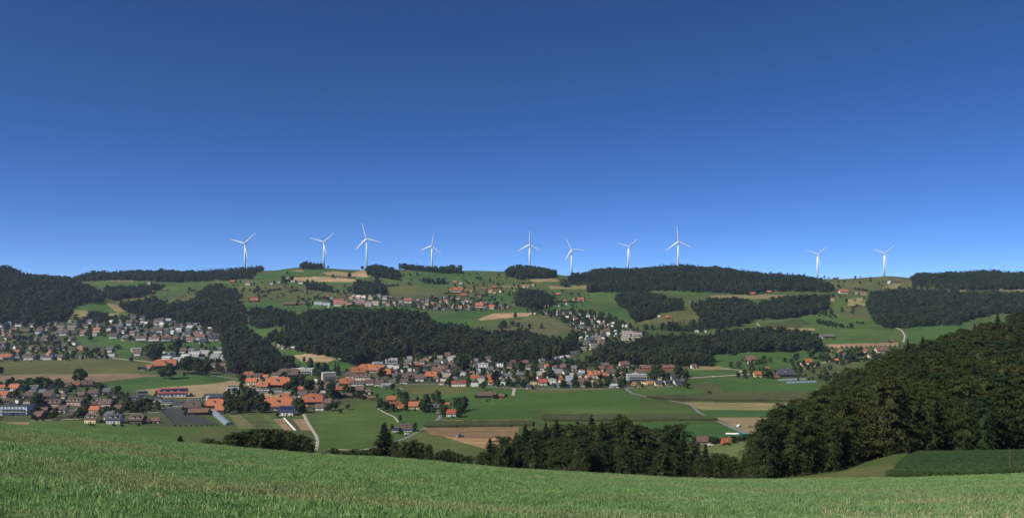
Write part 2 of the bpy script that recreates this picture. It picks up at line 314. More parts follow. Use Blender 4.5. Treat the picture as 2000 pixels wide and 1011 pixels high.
# ------------------------------------------------------------------ fields painted by what grows there
G0 = (.068, .100, .031); G1 = (.054, .108, .029); G2 = (.096, .104, .038); G3 = (.070, .114, .031); GD = (.052, .080, .032)
B = (.22, .15, .095); T = (.32, .225, .13); TL = (.21, .175, .09); K = (.052, .070, .030); VG_ = (.070, .085, .042)
FIELDS = [
 ('village_ground', VG_, [(-60, 628), (60, 626), (200, 617), (270, 616), (400, 628), (440, 655), (500, 700), (480, 735), (340, 728), (280, 700), (150, 699), (0, 709), (-60, 709)]),
 ('village_ground', VG_, [(-60, 746), (190, 746), (270, 770), (440, 776), (470, 800), (600, 806), (445, 806), (330, 832), (60, 820), (-60, 822)]),
 ('village_ground', VG_, [(440, 776), (560, 768), (620, 752), (640, 700), (800, 700), (1060, 690), (1140, 700), (1340, 712), (1345, 748), (1210, 758), (1000, 757), (880, 750), (760, 752), (640, 800), (560, 812), (470, 806)]),
 ('village_ground', VG_, [(1030, 606), (1130, 608), (1190, 616), (1262, 650), (1240, 670), (1180, 676), (1130, 694), (1105, 680), (1120, 645), (1085, 620)]),
 ('village_ground', VG_, [(640, 585), (720, 570), (880, 575), (1010, 598), (960, 608), (860, 608), (740, 598), (640, 600)]),
 ('meadow', G2, [(-60, 709), (140, 699), (230, 700), (287, 707), (283, 720), (250, 731), (-60, 733)]),
 ('ploughed_field', (.20, .145, .10), [(-60, 731), (250, 729), (312, 732), (300, 737), (240, 742), (190, 747), (-60, 746)]),
 ('meadow', G1, [(190, 746), (312, 733), (400, 727), (450, 732), (440, 748), (330, 755), (262, 762), (230, 762)]),
 ('stubble_field', (.28, .215, .135), [(264, 762), (330, 755), (400, 750), (440, 745), (455, 742), (480, 750), (540, 768), (560, 776), (440, 778), (310, 774)]),
 ('meadow', (.045, .09, .026), [(400, 731), (480, 742), (455, 742), (420, 748), (395, 742)]),
 ('meadow', G1, [(146, 654), (215, 651), (232, 665), (262, 668), (420, 668), (440, 676), (400, 680), (262, 692), (235, 705), (225, 675), (160, 672)]),
 ('meadow', G1, [(140, 600), (160, 592), (200, 589), (215, 600), (230, 611), (210, 612), (170, 606), (140, 606)]),
 ('stubble_field', TL, [(207, 591), (225, 594), (252, 606), (230, 611), (215, 600)]),
 ('stubble_field', TL, [(134, 606), (170, 606), (176, 616), (134, 619)]), ('stubble_field', TL, [(205, 612), (232, 611), (225, 618), (212, 618)]),
 ('meadow', G3, [(180, 550), (200, 545), (250, 548), (295, 552), (290, 558), (200, 560)]), ('stubble_field', TL, [(190, 545), (262, 547), (262, 550), (190, 548)]),
 ('meadow', G3, [(300, 570), (340, 555), (400, 549), (400, 556), (350, 566), (320, 572)]), ('meadow', G2, [(328, 587), (350, 577), (380, 568), (380, 584), (350, 592)]),
 ('meadow', G2, [(222, 590), (290, 574), (292, 588), (240, 595)]),
 ('ploughed_field', B, [(-60, 825), (60, 823), (48, 836), (-60, 840)]),
 ('meadow', G3, [(62, 822), (150, 820), (300, 832), (440, 836), (380, 850), (350, 885), (45, 870), (50, 833)]),
 ('meadow', (.082, .098, .038), [(385, 846), (400, 836), (460, 837), (610, 840), (612, 862), (620, 900), (370, 900), (360, 866)]),
 ('meadow', G3, [(612, 815), (660, 800), (735, 787), (745, 800), (778, 820), (770, 850), (742, 878), (622, 878)]),
 ('meadow', G1, [(700, 755), (760, 752), (910, 752), (925, 757), (935, 765), (1010, 760), (1030, 797), (1050, 822), (905, 822), (880, 800), (840, 770), (750, 775), (700, 768)]),
 ('meadow', G2, [(765, 752), (910, 752), (925, 764), (880, 770), (800, 769)]),
 ('meadow', G1, [(1000, 760), (1235, 760), (1245, 775), (1250, 796), (1030, 797)]), ('meadow', G2, [(1030, 759), (1200, 759), (1100, 766), (1030, 766)]),
 ('meadow', G3, [(1030, 797), (1240, 797), (1362, 801), (1360, 811), (1056, 811)]),
 ('ploughed_field', (.21, .15, .09), [(860, 820), (1040, 818), (1040, 825), (862, 825)]),
 ('ploughed_field', (.20, .135, .085), [(826, 835), (1015, 832), (1010, 845), (1000, 862), (985, 884), (940, 872), (900, 858), (840, 848)]),
 ('stubble_field', (.30, .195, .11), [(868, 853), (940, 856), (1000, 850), (1000, 862), (985, 886), (930, 871)]),
 ('meadow', (.085, .11, .042), [(790, 856), (830, 845), (868, 855), (935, 875), (985, 888), (960, 910), (700, 895), (692, 880)]),
 ('meadow', G1, [(755, 802), (800, 797), (850, 806), (852, 815), (800, 850), (780, 856), (745, 878), (768, 850), (778, 822)]),
 ('meadow', G3, [(1236, 759), (1300, 756), (1352, 750), (1380, 770), (1300, 775), (1245, 768)]),
 ('meadow', (.09, .105, .045), [(1310, 784), (1548, 787), (1560, 784), (1600, 790), (1548, 801), (1370, 800), (1352, 792)]),
 ('stubble_field', (.25, .205, .105), [(1330, 785), (1580, 787), (1560, 801), (1370, 800), (1352, 792)]),
 ('meadow', (.050, .108, .034), [(1366, 800), (1540, 801), (1530, 813), (1382, 812)]),
 ('ploughed_field', (.25, .195, .125), [(1397, 814), (1500, 814), (1480, 846), (1468, 846), (1440, 838)]),
 ('meadow', (.046, .10, .031), [(1250, 824), (1405, 822), (1440, 840), (1462, 852), (1440, 860), (1320, 862), (1240, 850)]),
 ('meadow', G1, [(1355, 745), (1400, 737), (1520, 738), (1600, 752), (1590, 766), (1415, 766), (1385, 756)]),
 ('meadow', G2, [(1352, 752), (1385, 742), (1417, 764), (1380, 770)]),
 ('meadow', G1, [(1345, 723), (1430, 722), (1440, 731), (1345, 737)]), ('stubble_field', TL, [(1360, 715), (1420, 713), (1430, 721), (1350, 722)]),
 ('stubble_field', TL, [(1228, 712), (1285, 709), (1340, 713), (1285, 718), (1230, 718)]),
 ('meadow', G1, [(1387, 690), (1470, 683), (1560, 680), (1600, 690), (1612, 705), (1590, 715), (1560, 727), (1430, 720), (1390, 712)]),
 ('meadow', G2, [(1545, 715), (1595, 706), (1620, 712), (1600, 735), (1560, 727)]),
 ('meadow', (.092, .105, .048), [(1595, 706), (1640, 702), (1678, 706), (1658, 728), (1620, 731)]),
 ('meadow', G3, [(1350, 649), (1420, 638), (1490, 622), (1570, 612), (1612, 620), (1645, 632), (1660, 670), (1600, 656), (1510, 642), (1390, 652)]),
 ('meadow', (.06, .075, .03), [(1485, 634), (1560, 622), (1585, 632), (1560, 640), (1500, 640)]),
 ('stubble_field', TL, [(1466, 641), (1515, 640), (1515, 645), (1468, 646)]), ('stubble_field', T, [(1540, 640), (1592, 641), (1590, 645), (1555, 645)]),
 ('meadow', G3, [(1640, 584), (1695, 578), (1706, 600), (1720, 635), (1765, 641), (1765, 662), (1640, 674), (1620, 660), (1600, 640), (1625, 600)]),
 ('stubble_field', (.26, .225, .11), [(1655, 585), (1690, 580), (1688, 597), (1655, 596)]), ('meadow', G2, [(1655, 596), (1690, 597), (1700, 625), (1640, 620)]),
 ('ploughed_field', (.28, .19, .12), [(1612, 672), (1755, 668), (1754, 676), (1625, 679)]), ('meadow', G1, [(1610, 662), (1690, 660), (1690, 668), (1612, 671)]),
 ('meadow', G1, [(1765, 662), (1780, 641), (1830, 632), (1890, 632), (1910, 616), (1880, 645), (1810, 670)]),
 ('meadow', G2, [(1605, 546), (1700, 538), (1780, 541), (1790, 550), (1775, 565), (1640, 572)]), ('stubble_field', TL, [(1722, 562), (1745, 553), (1760, 553), (1763, 565)]),
 ('stubble_field', T, [(1850, 567), (1890, 564), (1890, 569), (1855, 571)]), ('stubble_field', TL, [(1925, 564), (2060, 561), (2060, 568), (1960, 568)]),
 ('meadow', G3, [(1140, 570), (1210, 568), (1210, 590), (1150, 595), (1130, 580)]), ('meadow', G1, [(1175, 600), (1225, 597), (1238, 612), (1230, 626), (1200, 625), (1170, 612)]),
 ('stubble_field', T, [(1316, 558), (1342, 557), (1342, 563), (1318, 563)]), ('meadow', G1, [(1295, 565), (1372, 563), (1370, 571), (1330, 574)]),
 ('stubble_field', TL, [(1385, 577), (1500, 574), (1548, 576), (1520, 583), (1390, 583)]), ('meadow', G1, [(1438, 585), (1475, 583), (1478, 592), (1445, 593)]),
 ('stubble_field', TL, [(1480, 565), (1560, 563), (1592, 567), (1500, 569)]),
 ('meadow', G2, [(1338, 590), (1350, 584), (1355, 610), (1362, 622), (1340, 630), (1250, 633), (1255, 627), (1300, 610), (1330, 605)]),
 ('stubble_field', TL, [(1398, 532), (1455, 533), (1450, 537), (1410, 536)]),
 ('meadow', G1, [(840, 618), (900, 607), (1000, 605), (1055, 608), (1030, 616), (960, 612), (935, 622), (905, 636), (850, 642)]),
 ('ploughed_field', (.37, .25, .16), [(932, 623), (965, 611), (1045, 610), (1030, 617), (1000, 620), (940, 625)]),
 ('meadow', (.095, .10, .046), [(970, 646), (1005, 624), (1040, 617), (1070, 616), (1092, 630), (1122, 645), (1060, 657), (980, 650)]),
 ('stubble_field', T, [(1035, 545), (1085, 543), (1092, 549), (1040, 550)]), ('stubble_field', TL, [(980, 557), (1012, 557), (1012, 562), (980, 561)]),
 ('stubble_field', TL, [(1070, 558), (1145, 557), (1145, 564), (1075, 564)]), ('meadow', G1, [(1060, 585), (1140, 583), (1160, 600), (1080, 602)]),
 ('stubble_field', (.36, .26, .16), [(555, 542), (640, 540), (700, 546), (692, 551), (600, 550), (560, 547)]), ('stubble_field', T, [(628, 531), (650, 529), (692, 533), (688, 540), (640, 537)]),
 ('stubble_field', (.36, .26, .16), [(688, 534), (705, 526), (728, 527), (731, 534), (718, 541), (690, 542)]), ('stubble_field', TL, [(535, 532), (590, 527), (598, 530), (550, 535)]),
 ('meadow', G1, [(600, 522), (690, 526), (640, 531), (590, 532)]), ('meadow', G1, [(500, 535), (560, 528), (610, 534), (560, 541), (500, 545)]),
 ('meadow', G2, [(455, 560), (560, 556), (640, 565), (700, 572), (640, 582), (470, 585)]), ('meadow', G1, [(478, 592), (640, 594), (790, 597), (840, 604), (700, 606), (560, 606), (480, 608)]),
 ('meadow', G2, [(752, 562), (800, 556), (860, 566), (830, 578), (760, 575)]), ('meadow', G1, [(780, 535), (850, 530), (930, 532), (960, 545), (860, 556), (800, 552)]),
 ('meadow', G2, [(870, 560), (960, 553), (1000, 566), (930, 580), (880, 575)]), ('meadow', G1, [(960, 575), (1005, 572), (1005, 592), (950, 592)]),
 ('meadow', G1, [(476, 612), (490, 618), (520, 640), (525, 652), (505, 655), (478, 635)]), ('meadow', G1, [(545, 690), (560, 684), (640, 692), (690, 708), (680, 722), (600, 724), (572, 725), (570, 705)]),
 ('stubble_field', (.35, .25, .15), [(572, 694), (600, 690), (640, 693), (658, 700), (640, 707), (590, 706)]),
 ('meadow', (.10, .13, .05), [(1366, 872), (1440, 862), (1475, 862), (1475, 900), (1370, 905)]), ('meadow', (.07, .1, .04), [(1080, 700), (1150, 694), (1155, 700), (1090, 707)]),
 ('vegetable_plot', (.16, .15, .08), [(447, 809), (468, 808), (500, 835), (466, 835)]), ('vegetable_plot', (.085, .105, .045), [(470, 808), (505, 808), (540, 836), (502, 836)]),
 ('vegetable_plot', (.10, .15, .05), [(507, 808), (530, 810), (556, 840), (541, 838)]), ('vegetable_plot', (.27, .19, .125), [(533, 818), (552, 817), (571, 840), (557, 840)]),
 ('vegetable_plot', (.09, .075, .055), [(559, 817), (568, 817), (588, 840), (579, 840)]), ('vegetable_plot', (.25, .19, .12), [(570, 817), (598, 818), (609, 840), (590, 840)]),
]
CORN = [('corn_field', [(835, 826), (1040, 823), (1040, 832), (828, 834)]), ('corn_field', [(1056, 812), (1362, 811), (1402, 821), (1250, 823), (1062, 822)]),
 ('corn_field', [(1262, 776), (1380, 771), (1415, 767), (1590, 767), (1610, 770), (1600, 784), (1400, 783), (1300, 781)])]
nu, nd = len(us), len(ds)
ucn = (us[:-1]+us[1:])/2; UCc = np.broadcast_to(ucn[:, None], (nu-1, nd-1)); VC = (VG[:-1, :-1]+VG[1:, 1:]+VG[:-1, 1:]+VG[1:, :-1])/4
DC = np.broadcast_to(((ds[:-1]+ds[1:])/2)[None, :], (nu-1, nd-1))
wob = fbm(UCc/14, VC/5+30, 17, 2)*.5
cls = np.zeros((nu-1, nd-1), int)
FIELDS.append(('mown_strip', (.115, .125, .05), [(1440, 960), (1540, 930), (1745, 905), (1745, 960)]))
for k, (nm, c, poly) in enumerate(FIELDS):
    p = np.array(poly); bb = (UCc > p[:, 0].min()-2) & (UCc < p[:, 0].max()+2) & (VC > p[:, 1].min()-2) & (VC < p[:, 1].max()+2) & ((DC > 650) if nm != 'mown_strip' else (DC < 255)) & (DC < 3060)
    ii = np.nonzero(bb); m = inpoly(UCc[ii]+wob[ii], VC[ii]+wob[ii]*.4, poly); cls[ii[0][m], ii[1][m]] = k+1
P3 = np.stack([X, Y, Z], -1).reshape(-1, 3)
idx = np.arange(nu*nd).reshape(nu, nd)
quads = np.stack([idx[:-1, :-1], idx[1:, :-1], idx[1:, 1:], idx[:-1, 1:]], -1)
def sub_mesh(name, mask, m, lift=None):
    q = quads[mask]; uq, inv = np.unique(q.ravel(), return_inverse=True)
    v = P3[uq].copy(); f = inv.reshape(-1, 4)
    if lift is not None:
        v2 = v.copy(); v2[:, 2] += lift+.55*fbm(v[:, 0]/2.3, v[:, 1]/2.3, 8, 2)
        e = np.concatenate([f[:, [0, 1]], f[:, [1, 2]], f[:, [2, 3]], f[:, [3, 0]]]); key = np.sort(e, 1)
        _, ix, cnt = np.unique(key, axis=0, return_index=True, return_counts=True)
        be = e[ix[cnt == 1]]; n = len(v); sk = np.stack([be[:, 1], be[:, 0], be[:, 0]+n, be[:, 1]+n], 1)
        v = np.concatenate([v2, v]); f = np.concatenate([f, sk])
    return mesh_np(name, v, f, m, smooth=lift is None)
link('ground', sub_mesh('ground', cls == 0, M_field), color=G0, kind='structure')
for k, (nm, c, poly) in enumerate(FIELDS):
    mk = cls == k+1
    if mk.sum() < 3: continue
    link(nm, sub_mesh(nm, mk, M_till if nm in ('ploughed_field', 'stubble_field', 'vegetable_plot') else M_field), color=c, kind='structure')
M_corn = field_material('maize_tops', .5)
cornlab = ['dark green maize strip above the ploughed field with the tractor', 'long dark maize strip behind the central wood', 'broad olive maize field below the barn with greenhouses']
for (nm, poly), lb in zip(CORN, cornlab):
    mk = inpoly(UCc, VC, poly) & (DC > 650) & (DC < 2000)
    link(nm, sub_mesh(nm, mk, M_corn, 2.5), color=(.078, .086, .036) if 'broad' in lb else (.06, .075, .032), kind='stuff', label=lb, category='maize')
# ------------------------------------------------------------------ foreground meadow
def mz(x, y):
    x = np.asarray(x, float); y = np.asarray(y, float); ye = np.maximum(y, 22.)
    u = UC+F*x/ye; u = np.clip(u, -400, 2400)
    g = (crest(u)-VH)/F-1.7/72
    z = CAM-1.7-y*g-np.maximum(y-68, 0)**2*.0035
    return z+.10*fbm(x/4+40, y/4+40, 4)*np.clip(y/12, .2, 1)
mx = np.arange(-130, 131, 1.0); my = np.concatenate([np.arange(-30, 100, 1.)])
MX, MY = np.meshgrid(mx, my, indexing='ij'); MZ = mz(MX, MY)
ix = np.arange(MX.size).reshape(MX.shape)
M_mead = None
def meadow_cols(t, p):
    """greener and drier stretches shared by the soil and the blades"""
    a = noise(t, mapped(t, p, (.035, .14, .05), -.22), 1, 4, .6)
    bnd = noise(t, mapped(t, p, (.25, .5, .25), -.2), 1, 3, .6)
    return a, bnd
m_, t_, b_ = mat('meadow_soil'); p_ = pos(t_); a_, bn_ = meadow_cols(t_, p_)
c_ = mixc(t_, 'MIX', ramp(t_, a_, .5, .62), (.08, .125, .05), (.22, .19, .10))
c_ = mixc(t_, 'MULTIPLY', 1, c_, ramp(t_, noise(t_, p_, 3, 4), .3, .7, (.6, .6, .6), (1.3, 1.3, 1.3)))
t_.links.new(c_, b_.inputs['Base Color']); b_.inputs['Roughness'].default_value = 1
me = mesh_np('hillside_meadow', np.stack([MX, MY, MZ], -1).reshape(-1, 3), np.stack([ix[:-1, :-1], ix[1:, :-1], ix[1:, 1:], ix[:-1, 1:]], -1).reshape(-1, 4), m_, True)
link('hillside_meadow', me, kind='structure')
m_, t_, b_ = mat('grass_blades'); p_ = pos(t_); a_, bn_ = meadow_cols(t_, p_)
oi = t_.nodes.new('ShaderNodeObjectInfo')
gcol = mixc(t_, 'MIX', oi.outputs['Random'], (.165, .295, .095), (.28, .425, .15))
dry = ramp(t_, a_, .49, .68)
gcol = mixc(t_, 'MIX', dry, gcol, (.33, .35, .16))
gcol = mixc(t_, 'MULTIPLY', 1, gcol, ramp(t_, bn_, .3, .7, (.86, .9, .86), (1.12, 1.1, 1.1)))
t_.links.new(gcol, b_.inputs['Base Color']); b_.inputs['Roughness'].default_value = .55; b_.inputs['Specular IOR Level'].default_value = .3
tr = t_.nodes.new('ShaderNodeBsdfTranslucent'); t_.links.new(gcol, tr.inputs[0]); mxs = t_.nodes.new('ShaderNodeMixShader'); mxs.inputs[0].default_value = .35
t_.links.new(b_.outputs[0], mxs.inputs[1]); t_.links.new(tr.outputs[0], mxs.inputs[2]); t_.links.new(mxs.outputs[0], t_.nodes['Material Output'].inputs[0])
M_blade = m_; M_straw = plain('dry_straw', (.42, .36, .2), .8, .2, .3, 3)
def tuft(name, n, rad, h, m, seed, bend=.5, wid=.014):
    r = np.random.default_rng(seed); v = []; f = []
    for i in range(n):
        a = r.random()*6.283; q = rad*math.sqrt(r.random()); x, y = q*math.cos(a), q*math.sin(a)
        hh = h*(.5+.7*r.random()); b = r.random()*6.283; w = wid*(.7+.6*r.random()); bx, by = math.cos(b)*bend*hh*r.random(), math.sin(b)*bend*hh*r.random()
        c = r.random()*3.14; wx, wy = w*math.cos(c), w*math.sin(c); k = len(v)
        v += [(x-wx, y-wy, -.03), (x+wx, y+wy, -.03), (x+wx*.8+bx*.4, y+wy*.8+by*.4, hh*.6), (x-wx*.8+bx*.4, y-wy*.8+by*.4, hh*.6), (x+bx+wx*.1, y+by, hh), (x+bx-wx*.1, y+by, hh*.99)]
        f += [(k, k+1, k+2, k+3), (k+3, k+2, k+4, k+5)]
    return mesh_np(name, v, np.array(f), m)
# instancing with geometry nodes
def instancer(name, pts, scl, rot, ind, protos, **props):
    me = bpy.data.meshes.new(name); n = len(pts); me.vertices.add(n); me.vertices.foreach_set('co', np.asarray(pts, np.float32).ravel())
    for nm, ty, dat, key in (('scl', 'FLOAT_VECTOR', scl, 'vector'), ('rot', 'FLOAT_VECTOR', rot, 'vector'), ('ind', 'INT', ind, 'value')):
        at = me.attributes.new(nm, ty, 'POINT'); at.data.foreach_set(key, np.asarray(dat, np.int32 if ty == 'INT' else np.float32).ravel())
    me.update()
    g = bpy.data.node_groups.new(name+'_scatter', 'GeometryNodeTree')
    g.interface.new_socket('Geometry', in_out='INPUT', socket_type='NodeSocketGeometry'); g.interface.new_socket('Geometry', in_out='OUTPUT', socket_type='NodeSocketGeometry')
    gi = g.nodes.new('NodeGroupInput'); go = g.nodes.new('NodeGroupOutput'); jn = g.nodes.new('GeometryNodeJoinGeometry')
    for o in reversed(protos):
        q = g.nodes.new('GeometryNodeObjectInfo'); q.inputs['Object'].default_value = o; q.inputs['As Instance'].default_value = True
        g.links.new(q.outputs['Geometry'], jn.inputs[0])
    iop = g.nodes.new('GeometryNodeInstanceOnPoints'); iop.inputs['Pick Instance'].default_value = True
    g.links.new(gi.outputs[0], iop.inputs['Points']); g.links.new(jn.outputs[0], iop.inputs['Instance'])
    def na(nm, ty):
        a = g.nodes.new('GeometryNodeInputNamedAttribute'); a.data_type = ty; a.inputs[0].default_value = nm; return a.outputs['Attribute']
    g.links.new(na('ind', 'INT'), iop.inputs['Instance Index']); g.links.new(na('scl', 'FLOAT_VECTOR'), iop.inputs['Scale'])
    e2r = g.nodes.new('FunctionNodeEulerToRotation'); g.links.new(na('rot', 'FLOAT_VECTOR'), e2r.inputs[0]); g.links.new(e2r.outputs[0], iop.inputs['Rotation'])
    g.links.new(iop.outputs[0], go.inputs[0])
    o = link(name, me, **props); md = o.modifiers.new('scatter', 'NODES'); md.node_group = g
    return o
def proto(me): return bpy.data.objects.new(me.name, me)       # source shape, never linked to the scene
tufts = [proto(tuft('grass_tuft', 120, .42, .10, M_blade, s, .9, .009)) for s in (1, 2, 3, 4)] + [proto(tuft('tall_grass_tuft', 26, .2, .22, M_blade, 9, .6, .012)), proto(tuft('straw_tuft', 18, .3, .13, M_straw, 10, .8, .009))]
n = 84000
yy = np.sqrt(rng.random(n)*(80**2-8**2)+8**2); xx = (rng.random(n)*2-1)*yy*.72+(rng.random(n)*2-1)*1.5
dn = fbm(xx*.09+7, yy*.25+3, 21, 3); ind = rng.integers(0, 4, n); rr = rng.random(n); ind[rr < .035] = 4; ind[(rr > .90) & (dn > .08)] = 5
ind[(rr > .45) & (xx > 9+.35*(yy-24)) & (yy < 31) & (dn > -.15)] = 5; ind[(rr > .7) & (xx < -4) & (yy < 21) & (dn > -.05)] = 5; ind[(rr > .985)] = 5
sc = .75+.5*rng.random(n)+.25*dn; sc = np.where(dn > .28, sc*.62, sc)
instancer('meadow_grass', np.stack([xx, yy, mz(xx, yy)], -1), np.stack([sc, sc, sc], -1), np.stack([rng.normal(0, .12, n), rng.normal(0, .12, n), rng.random(n)*6.28], -1), ind, tufts, kind='stuff', label='fresh green grass with thin dry patches on the near slope', category='grass')
# ------------------------------------------------------------------ trees
def leafcloud(centers, radii, n, size, seed, flat=.0, droop=0):
    r = np.random.default_rng(seed); centers = np.array(centers, float); radii = np.array(radii, float)
    wgt = (radii[:, :2].mean(1)**2); wgt /= wgt.sum(); k = r.choice(len(centers), n, p=wgt)
    d = r.normal(size=(n, 3)); d /= np.linalg.norm(d, axis=1)[:, None]; d[:, 2] = np.where(d[:, 2] < -.35, -d[:, 2], d[:, 2])
    q = (.72+.36*r.random(n))[:, None]; p = centers[k]+d*radii[k]*q
    nrm = d+r.normal(size=(n, 3))*.55; nrm /= np.linalg.norm(nrm, axis=1)[:, None]
    a = np.cross(nrm, r.normal(size=(n, 3))); a /= np.linalg.norm(a, axis=1)[:, None]; b = np.cross(nrm, a)
    s = size*(.5+.9*r.random(n))[:, None]; b = b*(.55+.4*r.random(n))[:, None]
    v = np.stack([p-a*s, p-b*s+nrm*s*.15, p+a*s, p+b*s-nrm*s*.1], 1).reshape(-1, 3)
    return v, np.arange(4*n).reshape(-1, 4)
def ico(c, rad, seed, sub=1, amp=.15):
    import bmesh
    bm = bmesh.new(); bmesh.ops.create_icosphere(bm, subdivisions=sub, radius=1); r = random.Random(seed)
    v = np.array([list(x.co) for x in bm.verts]); v *= np.array([1+amp*(r.random()*2-1) for _ in range(len(v))])[:, None]
    f = np.array([[x.index for x in q.verts] for q in bm.faces]); bm.free(); return v*np.array(rad)+np.array(c), f
def crown_mesh(name, seed, h, rw, n, size, m, lobes=11, low=.25, ell=1.0):
    """crown for a tree h high, rw wide; lobes of leaf clumps over dense cores"""
    r = random.Random(seed); C = []; Rd = []
    zc = h*(low+(1-low)*.5); zr = h*(1-low)*.5
    for i in range(lobes):
        a = i*2.4+r.random()*.9; t = (i+.5)/lobes; z = zc+zr*(1.62*t-.78); prof = math.sqrt(max(.05, 1-((z-zc)/zr)**2*.95))
        q = rw*.66*prof*(.6+.6*r.random())*ell; rr = rw*(.34+.2*r.random())*(1 if lobes < 14 else .74)
        C.append((q*math.cos(a), q*math.sin(a), z)); Rd.append((rr, rr, rr*(.75+.25*r.random())))
    C.append((0, 0, h-rw*.35)); Rd.append((rw*.38, rw*.38, rw*.36))
    v, f = leafcloud(C, Rd, n, size, seed)
    vs = [v]; fs = [f]; k = len(v)
    for i, (c, q) in enumerate(zip(C, Rd)):       # cores, as quads (degenerate-free: triangles turned to quads by edge midpoints is avoided, use tri mesh)
        pass
    me = mesh_np(name, v, f, m)
    import bmesh
    bm = bmesh.new(); bm.from_mesh(me)
    for i, (c, q) in enumerate(zip(C, Rd)):
        cv_, cf_ = ico(c, [x*.78 for x in q], seed*31+i, 2 if n > 1500 else 1, .16)
        vv = [bm.verts.new(p) for p in cv_]
        for t3 in cf_: bm.faces.new([vv[j] for j in t3])
    cv_, cf_ = ico((0, 0, zc), (rw*.5, rw*.5, zr*.8), seed*77, 2, .12); vv = [bm.verts.new(p) for p in cv_]
    for t3 in cf_: bm.faces.new([vv[j] for j in t3])
    bm.to_mesh(me); bm.free(); return me
def spray_crown(name, seed, h, rw, nb, nl, size, m, low=.05, shape=.9):
    """a crown of drooping leafy sprays carried by branches, over a loose dark core"""
    r = np.random.default_rng(seed); P = []; A = []
    t = np.sort(r.random(nb)); ph = r.random(4)*6.28
    for i in range(nb):
        z0 = h*(low*.6+(.93-low*.6)*t[i]); tt = z0/h; a = i*2.399+r.normal()*.35
        prof = math.sin(math.pi*min(1, max(.03, (tt-low*.3)*.78+.20)))**shape; prof *= 1+.22*math.sin(a*2+ph[0]+tt*5)+.14*math.sin(a*3+ph[1]-tt*9)
        L = rw*prof*(.72+.42*r.random()); up = (.25+.75*tt)*L*.55; dr = L*(.25+.35*r.random())*(1.15-tt)
        s = r.random(nl)**.6; off = r.normal(size=(nl, 3))*np.array([.40, .40, .20])*(.35+.9*np.sin(np.clip(s, 0, 1)*2.6))[:, None]*rw/6
        x = np.cos(a)*L*s; y = np.sin(a)*L*s; z = z0+up*s*1.6-(up*.9+dr)*s**2.2
        P.append(np.stack([x, y, z], 1)+off); A.append(np.full(nl, a))
    p = np.concatenate(P); a = np.concatenate(A); n = len(p); p[:, 2] = np.maximum(p[:, 2], .3)
    nrm = np.stack([np.cos(a)*.35, np.sin(a)*.35, np.full(n, .75)], 1)+r.normal(size=(n, 3))*.42; nrm /= np.linalg.norm(nrm, axis=1)[:, None]
    out_ = np.stack([np.cos(a), np.sin(a), np.full(n, -.35)], 1)+r.normal(size=(n, 3))*.4; e1 = out_-nrm*(out_*nrm).sum(1)[:, None]; e1 /= np.linalg.norm(e1, axis=1)[:, None]; e2 = np.cross(nrm, e1)
    sz = size*(.55+.8*r.random(n))[:, None]
    v = np.stack([p-e1*sz, p-e2*sz*.5, p+e1*sz-nrm*sz*.25, p+e2*sz*.5], 1).reshape(-1, 3); me = mesh_np(name, v, np.arange(4*n).reshape(-1, 4), m)
    import bmesh
    bm = bmesh.new(); bm.from_mesh(me)
    for k in range(5):
        zc = h*(.16+.165*k); pr = math.sin(math.pi*min(1, zc/h*.78+.20))**shape
        cv_, cf_ = ico((r.normal()*.4, r.normal()*.4, zc), (rw*.50*pr, rw*.50*pr, h*.12), seed*31+k, 2, .22); vv = [bm.verts.new(q) for q in cv_]
        for t3 in cf_: bm.faces.new([vv[j] for j in t3])
    bm.to_mesh(me); bm.free(); return me
def trunk_mesh(name, seed, h, rad, limbs=5, low=.25, spread=.3):
    b = MB(); r = random.Random(seed); top = h*.82
    b.tube([(0, 0, -1.2), (0, 0, h*.05), (r.uniform(-.2, .2), r.uniform(-.2, .2), h*.4), (r.uniform(-.5, .5), r.uniform(-.5, .5), top)], [rad*1.5, rad, rad*.75, rad*.15], 7, M_bark)
    for i in range(limbs):
        a = i*2.4+r.random(); z = h*(low+.08+.4*i/limbs); L = h*spread*(.7+.5*r.random())
        b.tube([(0, 0, z), (math.cos(a)*L*.5, math.sin(a)*L*.5, z+L*.35), (math.cos(a)*L, math.sin(a)*L, z+L*.9)], [rad*.45, rad*.3, rad*.08], 5, M_bark)
    return b.mesh(name, True)
